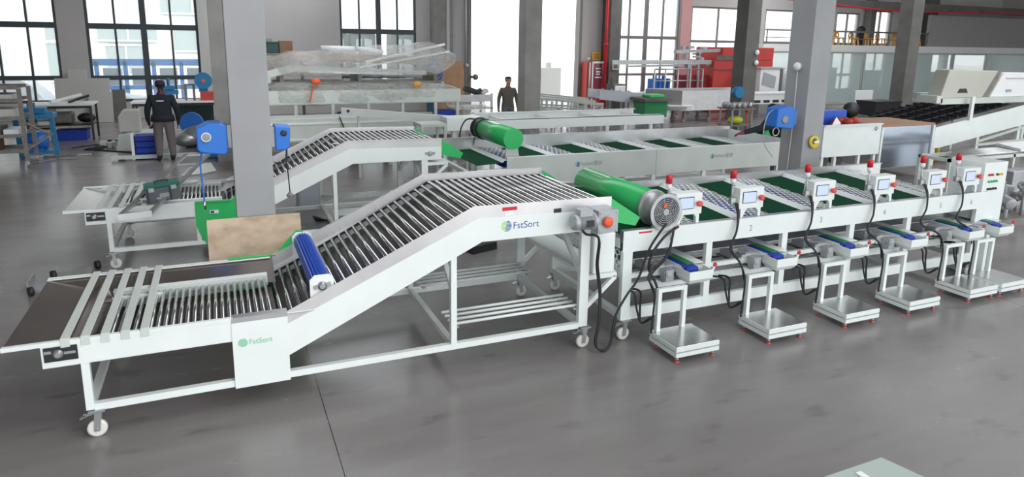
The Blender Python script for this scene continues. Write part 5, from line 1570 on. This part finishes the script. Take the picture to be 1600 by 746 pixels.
b = MB(); b.prism([(12.0, .82), (13.75, .62), (13.75, 1.0), (12.0, 1.14)], 'xz', 20.2, 20.24); b.prism([(12.0, .82), (13.75, .62), (13.75, 1.0), (12.0, 1.14)], 'xz', 21.0, 21.04); b.slab([(12.0, 20.24, .86), (13.75, 20.24, .66), (13.75, 21.0, .66), (12.0, 21.0, .86)], .02); b.build('housing', mat('blue grey coat', (.50, .54, .58), .5), r)
for x in (12.15, 12.9, 13.65):
    for y in (20.25, 20.95):
        b = MB(); b.box(x, x + .05, y, y + .05, 0, .7); b.build('leg', galv, r)
for i in range(4):
    b = MB(); b.bar((12.1 + i * .4, 20.2, 1.10 - i * .03), (12.6 + i * .35, 21.0, 1.13 - i * .03), .05, .03); single(b, 'flat_bar', galv, 'grey flat bar laid across the blue grey housing, ' + ORD[i] + ' from the left', 'bar', group='bars on the short conveyor')
r = thing('green_cart', 'green cart with dark top in front of the hydrant side windows', 'cart', (13.8, 19.6, 0))
b = MB(); b.box(13.25, 14.15, 19.3, 20.0, .25, .80); b.build('body', mat('cart green', (.02, .25, .09), .5), r, bevel=.01)
b = MB(); b.box(13.15, 14.25, 19.2, 20.1, .80, .90); b.build('top', coldark, r)
for x in (13.32, 14.02):
    for y in (19.37, 19.87):
        b = MB(); b.box(x, x + .06, y, y + .06, .0, .25); b.build('leg', mat('cart green leg', (.02, .25, .09), .5), r)
b = MB(); b.box(13.5, 14.1, 19.4, 19.9, .90, 1.02); single(b, 'green_tray', green, 'bright green tray on top of the green cart', 'tray', bevel=.03)
b = MB(); b.box(13.2, 13.75, 21.3, 21.8, 0, 1.25).box(13.25, 13.7, 21.25, 21.3, .95, 1.2, 1).box(13.2, 13.3, 21.4, 21.6, 1.25, 1.5)
single(b, 'grey_console', (coldark, print_white), 'small dark console with white front beside the dark column', 'console', bevel=.02)
b = MB(); b.box(14.35, 14.8, 20.9, 21.4, 0, .5); single(b, 'carton', brown, 'brown carton on the floor right of the green cart', 'box', bevel=.01)
# long steel trough
r = thing('steel_trough', 'long stainless trough on castors in front of the red machine', 'trough', (15.8, 19.9, 0))
b = MB(); b.box(14.9, 18.1, 19.5, 19.53, .42, 1.12); b.build('front_side', steel_soft, r)
b = MB(); b.box(14.0, 18.1, 20.4, 20.43, .42, 1.15); b.build('back_side', steel_soft, r)
b = MB(); b.box(14.9, 18.1, 19.53, 20.4, .42, .45).slab([(14.0, 20.4, .42), (14.9, 19.53, .42), (14.9, 20.4, .42)], .02); b.build('floor_plate', steel_soft, r)
b = MB(); b.slab([(14.0, 20.38, .45), (14.9, 19.52, .45), (14.9, 19.52, 1.12), (14.0, 20.38, 1.15)], .02); b.build('end_plate', mat('mauve grey plate', (.36, .33, .34), .4, .6), r)
for x in (15.1, 16.2, 17.6):
    for y in (19.6, 20.25):
        b = MB(); b.lathe([(.02, -.025), (.09, -.025), (.09, .025), (.02, .025)], (x, y, .09), (0, 1, 0), 14); b.box(x - .04, x + .04, y - .04, y + .04, .12, .42); b.build('castor', graybrown, r)
for k in range(4):
    b = MB(); b.slab([(14.2 + k * .04, 19.9 - k * .15, .47 + k * .045), (14.95, 19.3 - k * .02, .47 + k * .045), (15.4, 19.46, .47 + k * .045), (14.5, 20.2, .47 + k * .045)], .03)
    single(b, 'white_board', print_white, ['lowest', 'second', 'third', 'topmost'][k] + ' white board poking out of the steel trough', 'board', group='white boards in the trough')
# red machine
r = thing('red_machine', 'large red machine with grey tube booms and railing by the windows', 'machine', (19.3, 22.8, 0))
b = MB(); b.box(18.5, 21.6, 22.3, 24.0, 0, 2.1).box(18.9, 21.6, 22.3, 24.0, 2.1, 2.62); b.build('housing', redm, r, bevel=.03)
b = MB(); b.box(18.6, 19.9, 22.27, 22.299, 2.1, 2.3).box(18.5, 19.6, 22.26, 22.299, 1.72, 1.76); b.build('slide_slot', coldark, r)
b = MB(); b.box(17.3, 18.5, 22.6, 23.2, .5, 1.5); b.build('inner_block', mat('deep red', (.3, .02, .03), .5), r, bevel=.02)
b = MB(); b.bar((13.9, 22.5, 2.0), (18.5, 22.5, 2.02), .16, .16); b.build('lower_boom', galv, r)
b = MB(); b.bar((14.6, 22.6, 1.84), (17.8, 22.6, 1.9), .10, .07); b.build('boom_arm', galv, r)
b = MB(); b.bar((16.7, 22.5, 2.42), (19.3, 22.5, 2.5), .18, .12); b.build('upper_boom', galv, r)
b = MB()
random.seed(8)
for k in range(16):
    x = 17.0 + random.random() * 1.7; z = 1.85 + random.random() * .75
    b.cbox((x, 22.45 + random.random() * .2, z), (random.uniform(.08, .35), .2, random.uniform(.05, .2)))
b.cbox((17.9, 22.5, 1.2), (.08, .08, 2.4)); b.cbox((17.4, 22.5, 1.0), (.06, .06, 2.0))
b.build('valve_cluster', cast, r, bevel=.01)
for k, x in enumerate((15.6, 16.1, 16.7, 17.3, 17.9)):
    b = MB(); b.tube((x, 22.2, 0), (x, 22.2, 1.75), .03, n=8); b.build('rail_post', galv, r)
for z in (1.75, 1.3, .85):
    b = MB(); b.tube((15.6, 22.2, z), (17.9, 22.2, z), .025, n=8); b.build('rail_bar', galv, r)
b = MB(); b.box(13.9, 18.4, 22.4, 23.2, .55, .82); b.build('bed_rail', galv, r)
b = MB(); b.box(14.1, 14.25, 22.5, 23.1, 0, .55).box(18.0, 18.15, 22.5, 23.1, 0, .55); b.build('bed_support', galv, r)
for k in range(5):
    b = MB(); b.box(15.9 + k * .22, 16.0 + k * .22, 22.9, 23.1, .82, 1.35 + .12 * (k % 2)); single(b, 'blue_cylinder', sky_blue, 'small blue upright cylinder on the red machine bed, ' + ORD[k] + ' from the left', 'cylinder', group='blue cylinders of the red machine', bevel=.02)
b = MB(); b.lathe([(.02, -.1), (.34, -.1), (.34, .1), (.02, .1)], (14.28, 16.0, 1.32), (0, 1, 0), 24); b.box(14.3, 14.479, 16.1, 16.2, 1.2, 1.4)
r = thing('hose_reel', 'dark blue round reel on the dark column in front of the red machine', 'hose reel', (14.3, 16, 1.0), 'blue hose reels')
b = MB(); b.lathe([(.02, -.08), (.17, -.08), (.17, .08), (.02, .08)], (14.33, 16.1, 1.33), (0, 1, 0), 24); b.build('drum', teal_blue, r)
b = MB(); b.box(14.42, 14.479, 16.12, 16.3, 1.2, 1.44); b.build('wall_bracket', galv, r)

# valve cart at the dark column
r = thing('valve_cart', 'cluttered steel cart with grey valves left of the dark column', 'cart', (13.6, 15.3, 0))
for x in (13.3, 14.0):
    for y in (15.1, 15.6):
        b = MB(); b.box(x, x + .04, y, y + .04, 0, .95); b.build('leg', galv, r)
for z in (.45, .92):
    b = MB(); b.box(13.25, 14.1, 15.05, 15.7, z, z + .03); b.build('shelf', graybrown, r)
for k in range(9):
    x = 13.35 + (k % 4) * .2; y = 15.15 + (k // 4) * .18
    b = MB(); b.lathe([(.03, 0), (.07, .03), (.07, .12), (.03, .16)], (x, y, .95), (0, 0, 1), 10); b.cbox((x + .05, y, 1.08), (.13, .06, .06), rz=k)
    single(b, 'grey_valve', galv if k % 2 else cast, ('front', 'middle', 'back')[k // 4] + ' row grey pipe valve, ' + ORD[k % 4] + ' from the left on the valve cart', 'valve', group='valves on the cart')
lbox('parts_bin', teal_blue, 'teal blue bin on the floor left of the valve cart legs', 'bin', 12.7, 13.2, 15.1, 15.5, .0, .35)
b = MB(); b.ball((13.65, 15.35, .60), .2, (1.2, .9, .6)); single(b, 'yellow_bag', mat('lime yellow', (.6, .65, .05), .5), 'lime yellow bag on the lower shelf of the valve cart', 'bag')
b = MB(); b.prism([(13.95, 0), (14.75, 0), (14.75, .25), (14.35, .42), (13.95, .2)], 'xz', 14.6, 15.0); single(b, 'green_cover', green, 'bright green cover lying at the foot of the dark column', 'cover')
b = MB(); b.tube((14.28, 15.6, 0), (14.28, 15.6, .78), .02); b.ball((14.28, 15.6, .82), .06); single(b, 'red_knob_rod', red, 'thin rod with red knob at the left edge of the dark column', 'rod')
# wrapped cabinets right of column 1180
r = thing('wrapped_cabinet', 'pale film wrapped cabinet with tilted screen seen left of the right near column', 'cabinet', (20.4, 21.4, 0))
b = MB(); b.box(19.75, 20.85, 21.0, 21.8, .85, 1.8); b.build('body', print_white, r, bevel=.02)
b = MB(); b.box(19.7, 20.95, 20.95, 21.85, 1.8, 1.86); b.build('top', cast, r)
b = MB(); b.prism([(19.85, 1.2), (20.5, 1.05), (20.55, 1.5), (19.9, 1.68)], 'xz', 20.97, 20.995); b.build('tilted_panel', cast, r)
b = MB(); b.box(20.75, 20.87, 20.96, 21.0, .85, 1.8); b.build('edge_post', coldark, r)
b = MB(); b.box(19.9, 20.8, 21.1, 21.7, 0, .85); b.build('plinth', cast, r)
r = thing('wrapped_cabinet', 'second film wrapped pallet next to the tilted screen cabinet', 'cabinet', (21.4, 21.4, 0))
wrapblob(20.98, 22.0, 20.9, 21.8, 1.15, 1.15, 1.2, 1.1, 30, n=10).build('film_wrap', mat('milky film', (.78, .79, .82), .35, alpha=.8), r)
b = MB(); b.box(21.1, 21.9, 21.0, 21.7, 0, 1.5); b.build('load', print_white, r, bevel=.02)
r = thing('slotted_bench', 'white bench with dark slots behind the blue reel on the right column', 'bench', (19.6, 20, 0))
b = MB(); b.box(18.3, 21.2, 19.8, 20.4, .55, .92); b.build('apron', print_white, r)
for k in range(6):
    b = MB(); b.box(18.42 + k * .45, 18.72 + k * .45, 19.785, 19.80, .60, .70); b.build('slot', blackm, r)
b = MB(); b.box(18.25, 21.25, 19.75, 20.45, .92, .97); b.build('top', print_white, r)
for x in (18.35, 19.75, 21.1):
    b = MB(); b.box(x, x + .08, 19.85, 20.35, 0, .55); b.build('leg', print_white, r)

# ================================================================== office interiors
for i, (x0, x1, z, y, l) in enumerate(((27.0, 28.4, 1.7, 25.0, 'tall grey cabinet in the first office behind the glass'), (29.9, 31.5, 1.55, 25.0, 'grey green door like cabinet in the second office'), (36.0, 37.0, 1.45, 25.1, 'dark grey cabinet in the office behind the white hood'))):
    r = thing('office_cabinet', l, 'cabinet', ((x0 + x1) / 2, y, 0), 'office cabinets')
    b = MB(); b.box(x0, x1, y, y + .45, 0, z); b.build('body', officed, r, bevel=.01)
    b = MB(); b.box((x0 + x1) / 2 - .01, (x0 + x1) / 2 + .01, y - .01, y, .05, z - .05); b.build('door_gap', coldark, r)
b = MB(); b.lathe([(.04, 0), (.12, .05), (.12, .1), (.04, .14)], (27.6, 24.6, 1.25), (0, 0, 1), 14); b.tube((27.6, 24.6, 0), (27.6, 24.6, 1.25), .03); b.bar((27.6, 24.6, 1.33), (28.6, 24.6, 1.30), .03); b.bar((27.6, 24.6, 1.33), (26.7, 24.6, 1.38), .03)
single(b, 'desk_fan', coldark, 'dark standing fan shape behind the first office glass', 'fan')

# ================================================================== right side machines
r = thing('washing_tank', 'white panelled tank machine with legs right of the near column', 'machine', (11.4, 10.1, 0))
b = MB(); b.box(10.62, 12.18, 9.5, 9.52, .60, 1.20); b.build('front_panel', white, r, bevel=.003)
b = MB(); b.box(10.62, 12.18, 10.7, 10.72, .60, 1.28).box(10.62, 10.64, 9.52, 10.7, .6, 1.2).box(12.16, 12.18, 9.52, 10.7, .6, 1.2).box(10.64, 12.16, 9.52, 10.7, .62, .64); b.build('tank_body', white2, r)
b = MB(); b.box(10.62, 12.18, 9.46, 9.54, 1.20, 1.225); b.build('rim', print_white, r)
b = MB(); b.box(10.66, 12.14, 9.55, 10.68, 1.02, 1.05); b.build('inner_deck', steel_soft, r)
for x in (10.66, 11.0, 11.65, 12.08):
    for y in (9.53, 10.63):
        b = MB(); b.box(x, x + .06, y, y + .06, 0, .62); b.build('leg', white, r)
b = MB(); b.box(10.72, 12.08, 9.54, 9.58, .28, .33).box(10.72, 12.08, 10.64, 10.68, .28, .33); b.build('lower_rail', white, r)
b = MB(); b.lathe([(.03, 0), (.04, .01), (.02, .02)], (12.03, 9.498, 1.12), (0, -1, 0), 12); b.bar((11.98, 9.49, 1.12), (12.08, 9.49, 1.12), .01, .025); b.build('panel_lock', cast, r)
for k in range(3):
    b = MB(); b.lathe([(.03, -.1), (.09, -.1), (.09, .1), (.03, .1)], (10.9 + k * .4, 10.1, .40), (0, 1, 0), 14); b.build('under_roller', coldark, r)
b = MB(); b.box(10.9, 12.0, 10.2, 10.5, 1.05, 1.42); single(b, 'blue_crate', mat('clear blue', (.01, .09, .55), .4), 'long royal blue box standing on the white tank machine', 'crate', bevel=.01)
b = MB()
random.seed(3)
for k in range(14):
    b.ball((11.5 + random.random() * .55, 9.85 + random.random() * .25, 1.12 + random.random() * .12), .09, (1.2, 1, .8), n=8)
single(b, 'red_net_bag', mat('red netting', (.55, .05, .03), .6, nz=(20, (.4, .03, .02))), 'heap of red netting on the white tank machine', 'net')
b = MB(); b.slab([(10.95, 9.62, 1.20), (11.06, 9.60, 1.10), (11.18, 9.62, 1.24), (11.08, 9.65, 1.36)], .004); b.bar((11.07, 9.62, 1.05), (11.07, 9.62, 1.14), .01); single(b, 'paper_sheet', print_white, 'white paper sheet tilted up on the white tank machine', 'paper')
b = MB(); b.cbox((11.2, 9.75, 1.09), (.3, .2, .08)); b.ball((11.35, 9.72, 1.12), .05); single(b, 'metal_scraps', galv, 'grey metal scraps on the deck of the white tank machine', 'scrap', bevel=.01)
b = MB()
for k in range(8):
    b.cbox((12.5 + random.random() * .5, 11.6 + random.random() * .3, 1.15 + random.random() * .28), (.25, .12, .08), rz=k, ry=k * .7)
b.box(12.4, 13.1, 11.5, 12.0, 0, 1.08)
single(b, 'parts_pile', mat('olive clutter', (.25, .23, .18), .6), 'pile of olive grey parts behind the red netting', 'pile', bevel=.01)
b = MB(); b.box(13.15, 13.55, 11.6, 12.0, 1.02, 1.28); single(b, 'carton', brown, 'brown carton behind the planks', 'box', bevel=.01)
b = MB(); b.box(12.9, 14.3, 11.55, 12.1, .97, 1.02)
r = legged_table('steel_table', 'dark table behind the planks carrying a carton', 13.12, 14.6, 11.5, 12.1, 1.02, blackm, blackm)
b = MB(); b.ball((14.0, 11.8, 1.22), .22, (1.1, .7, .9)); single(b, 'black_bag', black, 'black bag beside the carton on the dark table', 'bag')
# stainless crate with planks
r = thing('steel_bin', 'large stainless bin with blue tinted sheet sides right of the white tank', 'bin', (13.2, 10.2, 0))
b = MB(); b.box(12.32, 13.88, 9.6, 9.61, .27, 1.12); b.build('front_sheet', mat('blue tinted stainless', (.42, .48, .56), .16, .9), r)
b = MB(); b.box(12.32, 13.88, 10.8, 10.81, .27, 1.12).box(12.32, 12.33, 9.61, 10.8, .27, 1.12).box(13.87, 13.88, 9.61, 10.8, .27, 1.12).box(12.32, 13.88, 9.61, 10.8, .26, .27); b.build('side_sheets', steel_soft, r)
for x in (12.3, 13.84):
    for y in (9.57, 10.79):
        b = MB(); b.box(x, x + .05, y, y + .05, 0, 1.12); b.build('corner_leg', white, r)
b = MB(); b.box(12.28, 12.31, 9.6, 9.65, .9, 1.18); b.build('blue_clip', belt_blue, r)
for k in range(6):
    b = MB(); b.box(12.28, 13.95, 9.62 + k * .2, 9.80 + k * .2, 1.122, 1.155)
    single(b, 'wood_plank', mat('reddish plank %d' % k, (.40 - .03 * (k % 3), .22, .13), .7), ['nearest', 'second', 'third', 'fourth', 'fifth', 'farthest'][k] + ' reddish brown plank laid on the stainless bin', 'plank', group='planks on the bin')
# inclined black belt machine with hoods
r = thing('incline_feeder', 'big white inclined feeder with ribbed black belt and cream hood at far right', 'conveyor', (17, 11.3, 0))
Ya, Yb = 10.5, 12.3
for y in (Ya, Yb):
    b = MB(); b.prism([(15.25, .90), (18.5, 1.36), (22.5, 1.95), (22.5, 1.5), (18.5, .86), (15.45, .42), (15.25, .42)], 'xz', y, y + .03); b.build('side_panel', white, r)
b = MB(); b.slab([(15.0, Ya + .03, .93), (18.0, Ya + .03, 1.38), (18.0, Yb, 1.38), (15.0, Yb, .93)], .02)
for k in range(10):
    x = 15.2 + k * .27
    b.box(x, x + .02, Ya + .04, Yb - .01, .95 + (x - 15) * .15, 1.02 + (x - 15) * .15)
b.build('ribbed_belt', black, r)
for k in range(4):
    b = MB(); y = Ya + .3 + k * .4; b.slab([(15.0, y, .94), (17.6, y, 1.33), (17.6, y, 1.40), (15.0, y, 1.01)], .03); b.build('lane_divider', blackm, r)
b = MB(); b.box(15.45, 22.5, Ya + .1, Ya + .25, 1.42, 1.56).box(15.3, 15.5, Ya + .1, Ya + .6, 1.45, 1.62).box(16.8, 22.5, Yb - .2, Yb, 1.42, 1.56); b.build('hood_rail', white2, r)
b = MB(); b.prism([(15.48, 1.56), (15.68, 2.22), (17.46, 2.19), (17.0, 1.56)], 'xz', Ya + .15, Ya + .5); h = b.build('hood', mat('cream hood', (.50, .50, .44), .5), r, bevel=.02)
b = MB(); b.prism([(16.05, 1.68), (16.12, 1.78), (16.35, 1.78), (16.42, 1.68)], 'xz', Ya + .14, Ya + .149); b.build('hand_hole', blackm, h)
b = MB(); b.prism([(17.0, 1.56), (17.46, 2.19), (17.62, 2.17), (17.2, 1.56)], 'xz', Ya + .17, Ya + .48); b.build('dark_gap', graybrown, r)
b = MB(); b.prism([(17.28, 1.56), (17.68, 2.15), (20.0, 2.12), (19.8, 1.56)], 'xz', Ya + .15, Ya + .5); h = b.build('hood', print_white, r, bevel=.02)
b = MB(); b.box(17.85, 18.05, Ya + .13, Ya + .149, 1.68, 1.74).box(17.8, 20, Ya + .13, Ya + .149, 2.0, 2.02); b.build('hinge', cast, h)
b = MB(); b.box(16.32, 16.42, Ya - .06, Ya + .0, 1.05, 1.6); b.build('tie_post', white, r)
for x in (15.3, 16.85, 18.4, 21.5):
    for y in (Ya + .04, Yb - .1):
        b = MB(); b.box(x, x + .09, y, y + .06, 0, .6 + (x - 15.3) * .14); b.build('leg', white, r)
b = MB(); b.bar((15.4, Ya + .06, .24), (21.5, Ya + .06, .24), .06).bar((16.9, Ya + .06, .5), (19.5, Ya + .06, .95), .06).bar((16.9, Ya + .06, .42), (19.5, Ya + .06, .48), .06); b.build('lower_frame', white2, r)
b = MB(); b.path([(15.5, 10.9, 0.02), (15.5, 10.9, .6), (15.75, 10.9, .72), (16.0, 10.9, .6), (16.0, 10.9, .02)], .05); single(b, 'yellow_hoop', yellow, 'yellow hoop guard standing under the white inclined feeder', 'hoop')
lbox('black_box', blackm, 'black box behind the lower end of the ribbed belt', 'box', 16.2, 17.2, 12.9, 13.5, .9, 1.28)
r = legged_table('steel_table', 'low dark table under the black box beyond the ribbed belt', 15.9, 17.4, 12.8, 13.6, .9, graybrown, graybrown)
r = thing('white_monitor', 'white screen back standing on a post beside the slanted column', 'monitor', (16.3, 13.9, 0))
b = MB(); b.box(16.6, 17.3, 13.9, 13.95, 1.02, 1.5); b.build('panel', print_white, r, bevel=.01)
b = MB(); b.box(16.9, 16.98, 13.95, 14.0, 0, 1.3); b.build('post', cast, r)
# table with tubes at right
r = thing('tube_rack', 'low steel rack with long tubes under the inclined feeder', 'rack', (14.2, 8.6, 0))
for x in (12.6, 14.5, 16.8):
    for y in (8.3, 8.9):
        b = MB(); b.box(x, x + .06, y, y + .06, 0, .66); b.build('leg', white2, r)
b = MB(); b.box(12.6, 16.9, 8.3, 8.34, .60, .66).box(12.6, 16.9, 8.9, 8.94, .60, .66).box(12.6, 12.66, 8.34, 8.9, .6, .66); b.build('top_frame', white2, r)
for k in range(6):
    b = MB(); b.tube((12.7 + k * .15, 8.36 + k * .09, .69), (16.6, 8.36 + k * .09, .69), .028, n=10)
    single(b, 'steel_tube', galv, ['nearest', 'second', 'third', 'fourth', 'fifth', 'farthest'][k] + ' long steel tube on the low rack at right', 'tube', group='tubes on the low rack')
b = MB(); b.slab([(14.7, 8.3, .73), (16.8, 8.3, .73), (16.8, 8.9, .76), (14.9, 8.9, .76)], .05); single(b, 'pale_board', print_white, 'white panel lying on the tubes at the right edge', 'panel')
b = MB(); b.box(13.9, 14.8, 7.9, 8.2, 0, .42); single(b, 'grey_case', galv, 'grey case on the floor below the tubes', 'case', bevel=.02)
# clutter at right edge
r = thing('motor_pallet', 'cluttered pallet of grey pipe fittings and motors at the right edge behind the cabinet', 'pallet', (11.6, 6.6, 0))
b = MB(); b.box(10.9, 12.4, 6.3, 7.2, 0, .12); b.build('pallet_base', graybrown, r)
b = MB(); b.tube((10.9, 6.5, .12), (11.0, 6.5, 1.0), .045); b.build('pipe', graybrown, r)
random.seed(12)
for k in range(16):
    x = 11.05 + random.random() * 1.2; y = 6.4 + random.random() * .7; z = .2 + random.random() * .45
    b = MB()
    if k % 2:
        b.lathe([(.03, -.1), (.09, -.09), (.09, .09), (.03, .1)], (x, y, z), (random.random(), random.random(), .2), 14)
        b.tube((x, y, .12), (x, y, z), .03)
    else:
        b.cbox((x, y, z), (.2, .14, .12), rz=k); b.tube((x, y, .12), (x, y, z), .03)
    b.build('fitting', (galv, cast, steel_soft)[k % 3], r, bevel=.006)
